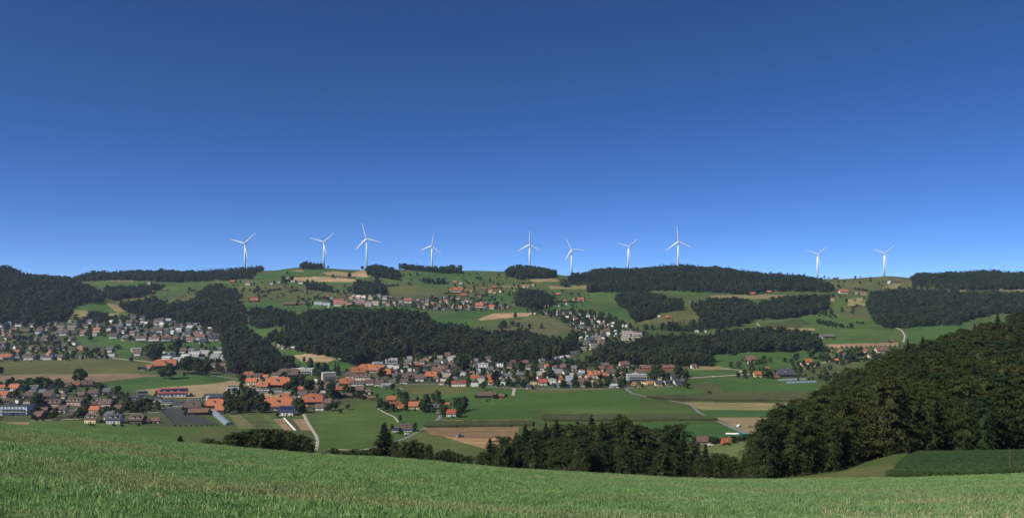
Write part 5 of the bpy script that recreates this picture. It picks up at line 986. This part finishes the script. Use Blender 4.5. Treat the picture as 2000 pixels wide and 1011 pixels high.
for r_, h in enumerate(bigs):
    p = PRO[h['t']]; nm = h['cls']; s = h['s']
    e = link(nm, None, loc=(h['x'], h['y'], h['z']), rz=R(-h['yaw']), sc=(s, s, s**.55 if s > 1 else s), label=h['lab'] or htext(h)+' in the '+h['grp'], category={'row_house': 'house', 'modern_house': 'house', 'terrace_house': 'house', 'apartment_block': 'apartments'}.get(nm, nm), group='houses of the '+h['grp'])
    tw = rnd.uniform(.88, 1.08); wcol = tuple(c*tw for c in WC[h['wc']]); tw = rnd.uniform(.8, 1.2); rcol = tuple(c*tw for c in RC[h['rc']])
    link('wall', p.wall, e, color=wcol); rf = link('roof', p.roof, e, color=rcol)
    if h['t'] not in 'akmht': link('chimney', CHIM, rf, loc=(p.w*.18, p.l*.06, p.hr-.2))
    if h['w'] >= 17:
        for x, y, z, rz in p.wins:
            if h['t'] == 'b' and rnd.random() < .35: continue
            link('window', WIN, e, loc=(x, y, z), rz=rz)
        link('door', DOOR, e, loc=(-p.w*.02+.9, -p.l/2, 1.05))
    else: link('windows', p.joined, e, kind='stuff')
    for dx in p.dorm:
        if h['w'] >= 13:
            zz = p.he+(p.hr-p.he)*.45; link('dormer', DORM, rf, loc=(dx, -p.l/2*.55, zz))
    if p.balcony and h['w'] >= 13: link('balcony', BALC, e, loc=(0, -p.l/2, min(2.9, p.he*.55)))
    if h['t'] in ('a', 'h') and h['w'] >= 20:
        for fl in range(1, 3):
            b = MB(); b.box(-p.w*.42, p.w*.42, -1.4, .0, -.15, 0, M_conc); b.box(-p.w*.42, p.w*.42, -1.45, -1.4, -.1, .95, M_metal); link('balcony', b.mesh('balcony'), e, loc=(0, -p.l/2, fl*2.9))
    if h['lab'] and ('solar' in h['lab'] and 'hall' in h['lab'] or 'solar roof' in h['lab']):
        sl_ = math.atan2(p.hr-p.he, p.l/2); b = MB(); b.box(-p.w*.11, p.w*.11, -p.l*.19, p.l*.19, .2, .32, M_solar); sm = b.mesh('solar_panel')
        for qx in (-.34, -.08, .2, .43) if p.w > 10 else (0,):
            if abs(qx) < .4 or True:
                o = link('solar_panel', sm, rf, loc=(qx*p.w*.95, -p.l*.25, p.he+(p.hr-p.he)*.5+.1)); o.rotation_euler = (sl_, 0, 0)
# remaining small houses: one mass
V = []; Fc = []; Cc = []
for h in restH:
    w_ = PRO[h['t']].w*h['s']; l_ = PRO[h['t']].l*h['s']; he = 4.2*h['s']; hr = 8.0*h['s']; c, s = math.cos(R(-h['yaw'])), math.sin(R(-h['yaw']))
    def P_(x, y, z): return (h['x']+c*x-s*y, h['y']+s*x+c*y, h['z']+z)
    x, y = w_/2, l_/2; wc = WC[h['wc']]; rc = RC[h['rc']]
    def q(pts, col):
        k = len(V); V.extend(P_(*p) for p in pts); Fc.append((k, k+1, k+2, k+3)); Cc.append(col)
    q([(-x, -y, -2), (x, -y, -2), (x, -y, he), (-x, -y, he)], wc); q([(x, y, -2), (-x, y, -2), (-x, y, he), (x, y, he)], wc)
    q([(x, -y, -2), (x, y, -2), (x, y, he), (x, -y, he)], wc); q([(-x, y, -2), (-x, -y, -2), (-x, -y, he), (-x, y, he)], wc)
    for sx in (-1, 1): q([(sx*x, -y, he), (sx*x, y, he), (sx*x, .02, hr), (sx*x, -.02, hr)], wc)
    for sy in (-1, 1): q([(-x-.6, sy*(y+.6), he-.4), (x+.6, sy*(y+.6), he-.4), (x+.6, 0, hr+.1), (-x-.6, 0, hr+.1)], rc)
    for i in range(3): q([(-x*.8+i*x*.6, -y-.05, he*.3), (-x*.8+i*x*.6+x*.25, -y-.05, he*.3), (-x*.8+i*x*.6+x*.25, -y-.05, he*.7), (-x*.8+i*x*.6, -y-.05, he*.7)], (.04, .045, .05))
if V:
    me = mesh_np('distant_houses', V, np.array(Fc), M_wallA); ca = me.color_attributes.new('Col', 'FLOAT_COLOR', 'CORNER')
    ca.data.foreach_set('color', np.repeat(np.array([(*c, 1) for c in Cc], np.float32), 4, axis=0).ravel())
    link('distant_houses', me, kind='stuff', label='smallest distant houses scattered through the far villages', category='houses')
print('houses', len(indiv), len(restH))
# ------------------------------------------------------------------ village and field trees
TF = [  # region, count, height range, polygon, kind weights
 (190, (6, 12), [(-40, 630), (50, 628), (200, 620), (245, 645), (232, 658), (150, 658), (145, 672), (210, 690), (240, 700), (125, 706), (-40, 710)]),
 (130, (6, 12), [(200, 625), (270, 616), (400, 630), (436, 655), (430, 672), (270, 668), (212, 652)]),
 (70, (7, 15), [(285, 682), (440, 680), (490, 700), (480, 730), (410, 728), (330, 712), (290, 700)]),
 (85, (6, 13), [(-20, 750), (165, 748), (250, 775), (340, 792), (330, 800), (160, 820), (-20, 822)]),
 (75, (7, 14), [(440, 780), (480, 738), (560, 728), (640, 722), (690, 745), (690, 780), (600, 806), (450, 806)]),
 (190, (6, 13), [(690, 730), (770, 702), (900, 690), (1000, 706), (1120, 712), (1215, 716), (1340, 722), (1345, 748), (1210, 758), (1000, 757), (900, 752), (690, 748)]),
 (230, (6, 12), [(1025, 608), (1120, 606), (1190, 616), (1265, 655), (1240, 672), (1180, 680), (1135, 694), (1105, 665), (1122, 645), (1085, 622)]),
 (90, (5, 10), [(790, 588), (880, 578), (960, 588), (1010, 602), (960, 608), (850, 608), (790, 602)]),
 (40, (6, 11), [(560, 592), (640, 578), (790, 586), (790, 600), (560, 600)]),
 (26, (7, 13), [(755, 800), (765, 775), (840, 780), (905, 790), (900, 815), (850, 812), (800, 800)]),
 (40, (6, 12), [(870, 552), (1000, 550), (1150, 566), (1160, 600), (1080, 606), (880, 578)]),
 (34, (6, 12), [(1440, 700), (1500, 700), (1620, 722), (1660, 735), (1600, 746), (1460, 742), (1440, 735)]),
 (30, (6, 11), [(1600, 690), (1700, 690), (1730, 700), (1640, 715), (1600, 705)]),
 (40, (7, 12), [(430, 545), (560, 545), (700, 560), (760, 575), (640, 590), (470, 590)]),
 (26, (7, 12), [(1600, 545), (1780, 545), (1770, 575), (1700, 600), (1600, 640)]),
 (22, (7, 12), [(240, 590), (400, 560), (450, 590), (380, 600)]),
 (20, (7, 12), [(760, 535), (980, 535), (1000, 560), (800, 560)]),
]
gt = []
HU = np.array([[h['u'], h['v'], h['w']] for h in houses])
for cnt_, (h0, h1), poly in TF:
    cnt_ = int(cnt_*2.1)
    a = np.array(poly); got = 0; tries = 0
    while got < cnt_ and tries < 5000:
        tries += 1; u = rnd.uniform(a[:, 0].min(), a[:, 0].max()); v = rnd.uniform(a[:, 1].min(), a[:, 1].max())
        if not inpoly([u], [v], poly)[0]: continue
        dv = HU[:, 1]-v
        if np.any((abs(HU[:, 0]-u) < HU[:, 2]*.50) & (dv < HU[:, 2]*.50) & (dv > -HU[:, 2]*.45)): continue
        x, y, z = locate(u, v); hh = rnd.uniform(h0, h1)*rnd.choice((.6, .8, 1, 1)); gt.append(dict(u=u, v=v, x=x, y=y, z=z, h=hh, k=rnd.choice('GGGGDDDS'), p=hh*F/y)); got += 1
# trees that stand out in the photograph: (u, base v, height px, kind, width factor, label)
SP = [(38,759,18,'D',1.3,0),(72,758,22,'D',1.3,'broad dark tree cluster above the grey modern house'),(92,758,21,'D',1.2,0),(55,756,18,'D',1.2,0),(148,746,20,'D',1,'large round dark tree left of the brown barns'),(157,749,30,'D',1,'tall dark oak on the brown field edge'),(231,773,20,'C',1,'dark copper beech behind the pink houses'),(2,732,16,'D',1,0),(322,739,24,'D',1.25,'round dark tree in front of the large orange farmhouse'),(333,740,30,'D',1.1,'tall dark tree right of the large orange farmhouse'),(346,722,22,'S',1,0),(366,730,34,'D',1.1,0),(360,728,28,'D',1,0),(388,732,32,'D',1.1,0),(402,732,28,'D',1.1,0),(360,736,10,'D',1,0),(257,707,10,'D',1.3,'small lone dark tree beside the pale field track'),(302,702,32,'S',1.3,0),(294,700,28,'D',1,0),(310,700,30,'D',1,0),(350,682,32,'S',1.1,'pointed dark conifer among the plateau rooftops'),(346,684,22,'D',1.2,0),(176,666,14,'D',1,0),(230,682,9,'D',2.2,'long dark hedge on the green plateau field'),
(470,726,24,'C',1.2,'dark copper beech left of the orange farm roofs'),(463,734,26,'C',1.2,0),(477,795,40,'D',1,'big dark tree before the white terraced row'),(448,808,28,'D',.9,'round dark tree beside the orange barn and silo'),(505,801,24,'D',1.1,0),(490,796,20,'D',1,0),(585,806,26,'D',1,0),(555,745,20,'D',1,0),(518,730,18,'D',1,0),(575,760,26,'D',1.1,0),(590,756,24,'D',1,0),(562,765,20,'D',1,0),(604,768,26,'G',1.2,0),(621,725,18,'D',1,'round dark tree on the meadow left of the beige block'),(635,724,18,'S',1.2,0),(655,728,22,'S',1.1,'dark pointed conifer behind the beige block'),(661,728,22,'S',1.1,0),(606,724,24,'G',.8,0),(594,708,12,'D',.7,0),(677,729,10,'D',1,0),(648,778,34,'D',.8,'tall dark tree beside the curving village road'),(677,768,18,'D',1.3,0),(688,770,16,'D',1.2,0),(700,778,16,'D',1.1,0),(679,799,11,'D',1.2,'small lone tree on the green field'),(655,800,16,'D',1.1,0),(645,802,14,'D',1.2,0),(665,806,7,'D',1.5,0),(742,800,22,'D',1,0),(752,803,20,'D',1,0),(768,804,16,'D',1,0),(792,785,20,'D',1,0),(856,785,22,'G',.9,0),(907,801,27,'D',.8,'tall round tree right of the red-roofed house'),(896,814,16,'D',1,0),(866,812,18,'D',1,0),(782,824,14,'D',.7,0),(811,842,18,'D',.7,0),(765,842,14,'D',.8,0),(744,740,22,'D',1,0),(840,760,0,'D',1,0),(767,762,14,'D',1.1,0),(780,742,12,'D',1,0),
(968,750,26,'C',1,'rounded dark copper beech in the middle village'),(903,728,40,'D',.7,'tall dark tree among the middle village houses'),(910,728,34,'D',.7,0),(945,762,18,'D',1,0),(1018,727,22,'D',1,0),(1007,762,0,'D',1,0),(1076,742,20,'D',1,0),(1030,742,20,'D',.7,0),(1024,755,16,'D',1,0),(1145,756,14,'D',1,0),(1160,756,12,'D',.8,0),(1150,712,18,'D',1.2,0),(1176,712,14,'D',1,0),(1220,735,18,'D',1,0),(1290,742,22,'D',1.3,0),(1325,740,26,'D',1.1,0),(1278,735,16,'D',1,0),(1340,758,12,'D',1.6,0),(1386,770,8,'D',1.6,0),
(1006,622,12,'D',1,'dark round tree on the tan hill field'),(1012,641,12,'D',.9,'dark tree at the left of four on the olive slope'),(1034,641,9,'C',1,'reddish round tree on the olive slope'),(1058,641,13,'S',1.5,'cone-shaped tree at the right of the olive slope'),(1020,641,7,'G',1,0),(985,640,14,'D',1.5,0),(1000,636,10,'D',1.5,0),(978,645,12,'D',1.5,0),
(1428,719,13,'D',.9,'lone dark tree beside the small road below the farm'),(1497,738,20,'D',1.1,'dark tree between the orange house and the barn'),(1442,738,10,'D',1.2,0),(1556,707,18,'D',.9,0),(1586,700,20,'D',1,0),(1570,715,12,'D',.9,0),(1615,748,16,'D',1.1,0),(1632,740,14,'D',1.1,0),(1660,706,22,'D',1.2,0),(1675,702,24,'D',1.2,0),(1624,616,12,'D',1,0),(1612,617,12,'D',1,0),(1662,640,10,'D',1,0),(1645,610,7,'D',1,0),(1700,545,5,'D',1,0),(1671,541,5,'D',1,'small round tree on the bare skyline ridge'),(1681,541,4,'D',.8,0),(1610,541,6,'D',.8,0),(1619,541,4,'D',1.3,0),(641,524,5,'D',1,'tiny round tree on the skyline beside the second turbine'),(708,527,8,'D',1,'round tree on the skyline left of the third turbine'),(561,536,7,'D',1,'lone round tree on the pale hilltop field'),(682,544,12,'D',.9,0),(650,543,7,'D',1.3,0),(504,572,14,'D',1,0),(498,574,10,'D',1,0),(553,550,12,'D',1,0),(570,550,12,'D',1,0),(660,575,10,'D',1,0),(672,573,14,'S',1,0),(683,573,14,'D',1,0),(1125,541,4,'D',.7,0),(1113,541,4,'D',.7,0),(1066,533,0,'D',1,0),(1440,880,0,'D',1,0)]
for u, v, hp, k, wf, lb in SP:
    if hp <= 0: continue
    x, y, z = locate(u, v); gt.append(dict(u=u, v=v, x=x, y=y, z=z, h=hp*y/F, k=k, p=hp+(100 if lb else 6), lab=lb or None, wf=wf))
# hedge rows: along the hollow below the barn and the barn road
for u0, v0, u1, v1, n_, h_ in ((1388, 866, 1470, 858, 12, 5), (1480, 737, 1340, 742, 0, 3), (165, 696, 205, 697, 8, 2.5), (560, 602, 640, 603, 8, 2.5), (750, 600, 840, 602, 16, 3), (270, 668, 350, 670, 22, 2.5), (360, 669, 400, 667, 8, 2.5), (1640, 680, 1790, 677, 16, 4)):
    for i in range(n_):
        t = (i+.5)/n_; u = u0+(u1-u0)*t; v = v0+(v1-v0)*t; x, y, z = locate(u, v); gt.append(dict(u=u, v=v, x=x, y=y, z=z, h=h_*rnd.uniform(.8, 1.3), k='D', p=h_*F/y*.5, wf=1.5))
# shrubs and small trees in the gardens round every house
for h in houses:
    for q in range(3):
        sd = rnd.choice((-1, 1, 0, 0)); u = h['u']+(sd*h['w']*rnd.uniform(.5, .62) if sd else h['w']*rnd.uniform(-.45, .45)); v = h['v']+(rnd.uniform(-.08, .12) if sd else rnd.uniform(.06, .2))*h['w']
        if h['rc'] == 'orange' and h['w'] > 30 and q: continue
        x, y, z = locate(u, v); hh = rnd.uniform(1.6, 3.4) if not sd else rnd.uniform(3, 7.5); gt.append(dict(u=u, v=v, x=x, y=y, z=z, h=hh, k='G' if rnd.random() < .5 else 'D', p=1, wf=1.7 if not sd else 1.1))
# hedges and scattered trees over the far pastures
for i in range(26):
    u = rnd.uniform(440, 1780); v = rnd.uniform(540, 600) if u < 1150 else rnd.uniform(556, 660); du, dv_ = rnd.uniform(18, 46)*rnd.choice((-1, 1)), rnd.uniform(-2, 7)
    for j in range(int(abs(du)/2.6)):
        t = j/(abs(du)/2.6); uu, vv = u+du*t+rnd.uniform(-.8, .8), v+dv_*t; x, y, z = locate(uu, vv); gt.append(dict(u=uu, v=vv, x=x, y=y, z=z, h=rnd.uniform(3, 8), k='D', p=.5, wf=1.3))
gt.sort(key=lambda g: -g['p']); it = gt[:285]; rt = gt[285:]
tn = {'G': 'leafy green garden tree', 'D': 'dark round tree', 'S': 'dark conifer', 'C': 'dark copper beech'}
assign([g for g in it if not g.get('lab')], lambda g: tn[g['k']])
tab = {'G': (GB, 10, 'garden_tree'), 'D': (GDK, 10, 'round_tree'), 'S': (GS, 14, 'conifer_tree'), 'C': (CO, 14, 'copper_beech')}
for g in it:
    prs, hr_, nm = tab[g['k']]; tree(nm, rnd.choice(prs), g['x'], g['y'], g['h'], hr_, g.get('wf', 1)*rnd.uniform(.95, 1.15), g.get('lab') or tn[g['k']]+' among the village houses', 'tree', 'trees in and around the villages', g['z'])
pr = [proto(p[0]) for p in GB+GDK+GS]; n = len(rt)
kk = np.array([{'G': rnd.randrange(5), 'D': 5+rnd.randrange(3), 'S': 8+rnd.randrange(2), 'C': 5}[g['k']] for g in rt]); hh = np.array([g['h'] for g in rt]); s = hh/np.where(kk >= 8, 14, 10)
wf = np.array([g.get('wf', 1.15) for g in rt])
instancer('village_trees', np.array([(g['x'], g['y'], g['z']-.2) for g in rt]), np.stack([s*wf, s*wf, s], -1), np.stack([s*0, s*0, rng.random(n)*6.28], -1), kk, pr, kind='stuff', label='smaller garden trees and bushes scattered through the villages', category='trees')
# ------------------------------------------------------------------ farm yard things
def ground_poly(pts): return [Vector(locate(u, v)) for u, v in pts]
# netted orchard rows
A = ground_poly([(312, 801), (345, 799), (430, 830), (336, 832)]); e = link('netted_orchard', None, loc=A[0], label='rows of dark netting over an orchard beside the brown barn', category='orchard')
for i in range(9):
    t = (i+.5)/9; a = A[0].lerp(A[1], t)-A[0]; b_2 = A[3].lerp(A[2], t)-A[0]; b = MB(); d_ = (b_2-a).normalized(); n_ = Vector((-d_.y, d_.x, 0))*.6
    b.slab([a+n_+Vector((0, 0, .5)), a+Vector((0, 0, 2.2)), b_2+Vector((0, 0, 2.2)), b_2+n_+Vector((0, 0, .5))], .3, M_net); b.slab([a-n_+Vector((0, 0, .5)), b_2-n_+Vector((0, 0, .5)), b_2+Vector((0, 0, 2.202)), a+Vector((0, 0, 2.202))], .3, M_net)
    for k in range(6):
        q = a.lerp(b_2, k/5); b.box(q.x-.1, q.x+.1, q.y-.1, q.y+.1, q.z-1, q.z+2.1, M_wood)
    link('net_row', b.mesh('net_row'), e)
def tunnel(name, u0, v0, u1, v1, rad, label, group=None, m=M_poly):
    a, b2 = ground_poly([(u0, v0), (u1, v1)]); e = link(name, None, loc=a, label=label, category='greenhouse', group=group); d = b2-a; n_ = Vector((-d.y, d.x, 0)).normalized()
    b = MB(); st = 9; K = 9
    for s_ in range(st):
        for k in range(K):
            w_ = math.pi*k/(K-1); p = d*(s_/(st-1))+n_*math.cos(w_)*rad+Vector((0, 0, math.sin(w_)*rad*.8)); b.v.append(tuple(p))
    for s_ in range(st-1):
        for k in range(K-1): q = s_*K+k; b.f.append([q, q+1, q+K+1, q+K]); b.m.append(b.mi(m))
    b.f.append(list(range(K))); b.m.append(0); b.f.append([(st-1)*K+k for k in range(K)]); b.m.append(0); link('film_cover', b.mesh('film_cover', False), e)
    for s_ in range(st):
        b = MB(); b.tube([d*(s_/(st-1))+n_*math.cos(math.pi*k/8)*(rad+.05)+Vector((0, 0, math.sin(math.pi*k/8)*(rad+.05)*.8)) for k in range(9)], [.07]*9, 4, M_metal); link('hoop', b.mesh('hoop'), e)
tunnel('polytunnel', 416, 804, 448, 830, 4.4, 'long grey-blue polytunnel beside the vegetable plots')
tunnel('greenhouse', 1522, 743, 1572, 741, 3.4, 'upper long greenhouse tunnel in front of the big dark barn', 'greenhouse tunnels'); tunnel('greenhouse', 1538, 748, 1592, 746, 3.4, 'lower long greenhouse tunnel in front of the big dark barn', 'greenhouse tunnels')
for u0, u1, v0, v1, lb in ((553, 574, 816.5, 840, 'left strip of white fleece on the vegetable plots'),):
    A = ground_poly([(u0, v0), (u0+3, v0), (u1+4.5, v1), (u1, v1)]); b = MB(); b.slab([p+Vector((0, 0, .7)) for p in A], .5, M_whitef); link('crop_fleece', b.mesh('crop_fleece'), label='strip of white fleece across the vegetable plots', category='fleece')
x, y, z = locate(407, 794); b = MB(); b.tube([(0, 0, -1), (0, 0, 13)], [3, 3], 14, M_conc); b2 = MB(); b2.tube([(0, 0, 13), (0, 0, 14.2)], [3.1, .3], 14, M_metal)
e = link('silo', None, loc=(x, y, z), label='grey concrete silo beside the orange barn', category='silo'); link('silo_body', b.mesh('silo_body'), e); link('silo_cap', b2.mesh('silo_cap'), e)
# yellow curved canopy
x, y, z = locate(517, 781); e = link('petrol_canopy', None, loc=(x, y+4, z), label='long curved yellow roof canopy on posts behind the orange barn', category='canopy'); b = MB()
mY = plain('yellow_paint', (.62, .48, .05), .5, .3, .05)
for i in range(10):
    x0, x1 = -11+2.2*i, -8.8+2.2*i; f_ = lambda q: 4.6+.02*q*q*.5; b.slab([(x0, -4, f_(x0)), (x1, -4, f_(x1)), (x1, 4, f_(x1)), (x0, 4, f_(x0))], .6, mY)
link('canopy_roof', b.mesh('canopy_roof'), e)
for qx in (-8, 0, 8):
    b = MB(); b.box(qx-.2, qx+.2, -.2, .2, -1, 4.3, M_metal); link('post', b.mesh('post'), e)
def car(u, v, col, label, s=1.0, rz=0, cat='car'):
    x, y, z = locate(u, v); e = link('parked_car' if cat == 'car' else cat, None, loc=(x, y, z+.15), rz=rz, sc=s, label=label, category=cat)
    b = MB(); P = [(-2.1, .35), (2.1, .35), (2.15, .85), (1.3, .95), (.75, 1.45), (-1.2, 1.45), (-1.75, .95), (-2.1, .9)]; k = len(b.v)
    for yy_ in (-.85, .85): b.v += [(px_, yy_, pz_) for px_, pz_ in P]
    b.f.append(list(range(8))); b.f.append(list(range(15, 7, -1))); b.m += [0, 0]; b.mats.append(M_paint)
    for i in range(8): j = (i+1) % 8; b.f.append([i, i+8, j+8, j]); b.m.append(0)
    link('body', b.mesh('body'), e, color=col); b = MB(); b.box(-1.15, .7, -.87, .87, 1.0, 1.35, M_glass); link('windows', b.mesh('car_glass'), e)
    b = MB(); b.tube([(0, -.1, 0), (0, .1, 0)], [.33, .33], 10, M_tyre); wm = b.mesh('wheel')
    for wx in (-1.35, 1.35):
        for wy in (-.8, .8): link('wheel', wm, e, loc=(wx, wy, .33))
car(1443, 833, (.62, .70, .78), 'light blue van on the road beside the brown field', 1.6, .9); car(1447, 727, (.75, .75, .75), 'white car on the junction left of the orange house', 1.3); car(1394, 736, (.7, .7, .72), 'small white car on the road below the wood', 1.2, .1)
car(795, 849, (.75, .75, .75), 'white car in the yard of the brown farmhouse', 1.3, .4); car(932, 775, (.78, .78, .78), 'white trailer van beside the long brown barn', 1.7); car(781, 761, (.7, .7, .7), 'white van beside the bush on the village green', 1.6); car(1388, 870, (.7, .68, .6), 'pale car in the yard left of the red barn', 1.3)
car(406, 801, (.05, .15, .5), 'bright blue trailer beside the netted orchard', 1.5)
# tractor
x, y, z = locate(900, 853); e = link('tractor', None, loc=(x, y, z+.05), rz=.3, sc=1.35, label='small blue tractor working on the brown ploughed field', category='tractor')
b = MB(); b.box(-.2, 2.0, -.45, .45, .8, 1.5, M_paint); link('hood', b.mesh('hood'), e, color=(.05, .12, .4)); b = MB(); b.box(-1.4, -.2, -.7, .7, .8, 1.5, M_paint); b.box(-1.45, -.1, -.75, .75, 2.45, 2.6, M_paint); link('cab', b.mesh('cab'), e, color=(.06, .12, .35))
b = MB(); b.box(-1.35, -.25, -.65, .65, 1.5, 2.45, M_glass); link('cab_glass', b.mesh('cab_glass'), e)
for wx, wr_ in ((-1.0, .85), (1.4, .55)):
    for wy in (-.85, .85):
        b = MB(); b.tube([(0, -.22, 0), (0, .22, 0)], [wr_, wr_], 12, M_tyre); link('wheel', b.mesh('wheel'), e, loc=(wx, wy, wr_))
b = MB(); b.box(-3.2, -1.9, -1.6, 1.6, .2, .7, M_metal); link('harrow', b.mesh('harrow'), e)
# silage bales in white film, teal wagon
x0, y0, z0 = locate(1420, 847); bl = MB(); bl.tube([(0, -.7, .62), (0, -.62, .62), (0, .62, .62), (0, .7, .62)], [.5, .64, .64, .5], 12, M_whitef); bm_ = bl.mesh('silage_bale', True)
for i in range(12):
    u = 1419+i*2.1; x, y, z = locate(u, 847.5); link('silage_bale', bm_, loc=(x, y+rnd.uniform(-.5, .5), z), rz=rnd.uniform(-.3, .3), sc=1.25, label='white wrapped silage bale in the row on the green field', category='bale', group='silage bales in a row')
car(1448, 848, (.03, .28, .28), 'teal farm wagon right of the white silage bales', 1.3)
# power poles
def pole(u, v, vt, label, arms=True):
    x, y, z = locate(u, v); H = (v-vt)*y/F; e = link('power_pole', None, loc=(x, y, z), label=label, category='pole'); b = MB(); b.tube([(0, 0, -1), (0, 0, H)], [.17, .1], 7, M_wood); link('mast', b.mesh('mast'), e)
    if arms: b = MB(); b.box(-1.6, 1.6, -.08, .08, H-1.2, H-1.0, M_metal); link('crossarm', b.mesh('crossarm'), e)
pole(1439.5, 866, 826, 'tall thin metal pole rising right of the red barn', False); pole(241, 815, 790, 'slim lamp pole beside the road behind the white house'); pole(306, 797, 782, 'slim pole beside the road by the white row'); pole(326, 799, 783, 'slim pole beside the road in front of the white row')
# fence along the forest edge on the right, marker post in the maize
fp = [(1536, 250), (1548, 248), (1560, 246), (1572, 244), (1600, 243), (1630, 243), (1660, 243), (1690, 243), (1715, 243)]
e = link('wire_fence', None, loc=((1536-UC)/F*250, 250, gxy((1536-UC)/F*250, 250)), label='low wire fence with wooden posts along the forest edge', category='fence'); base = e.location.copy(); last = None
for u, d in fp:
    x = (u-UC)/F*d; z = gxy(x, d); b = MB(); b.tube([(x-base.x, d-base.y, z-base.z-.3), (x-base.x, d-base.y, z-base.z+1.5)], [.1, .09], 6, M_bark); link('fence_post', b.mesh('fence_post'), e)
    if last:
        for hz2 in (.6, 1.2):
            b = MB(); b.tube([(last[0], last[1], last[2]+hz2), (x-base.x, d-base.y, z-base.z+hz2)], [.015, .015], 3, M_bark); link('wire', b.mesh('wire'), e)
    last = (x-base.x, d-base.y, z-base.z)
d = 96; x = (1972-UC)/F*d; z = gxy(x, d); e = link('wooden_post', None, loc=(x, d, z), label='thin wooden post with crossbar standing in the maize edge', category='post'); b = MB(); b.tube([(0, 0, -.3), (0, 0, 3.4)], [.06, .05], 6, M_bark); link('upright', b.mesh('upright'), e); b = MB(); b.box(-.8, .7, -.04, .04, 2.6, 2.68, M_bark); link('crossbar', b.mesh('crossbar'), e)
# ------------------------------------------------------------------ haze
if HAZE > 0:
    b = MB(); b.box(-3400, 3400, -60, 4700, -30, 420); me = b.mesh('haze'); me.materials.clear()
    m = bpy.data.materials.new('haze_air'); m.use_nodes = True; t = m.node_tree; t.nodes.clear(); o = t.nodes.new('ShaderNodeOutputMaterial'); v = t.nodes.new('ShaderNodeVolumePrincipled')
    v.inputs['Color'].default_value = (.62, .78, 1, 1); v.inputs['Density'].default_value = HAZE; v.inputs['Anisotropy'].default_value = .2
    t.links.new(v.outputs[0], o.inputs['Volume']); me.materials.append(m); link('haze', me, kind='stuff')
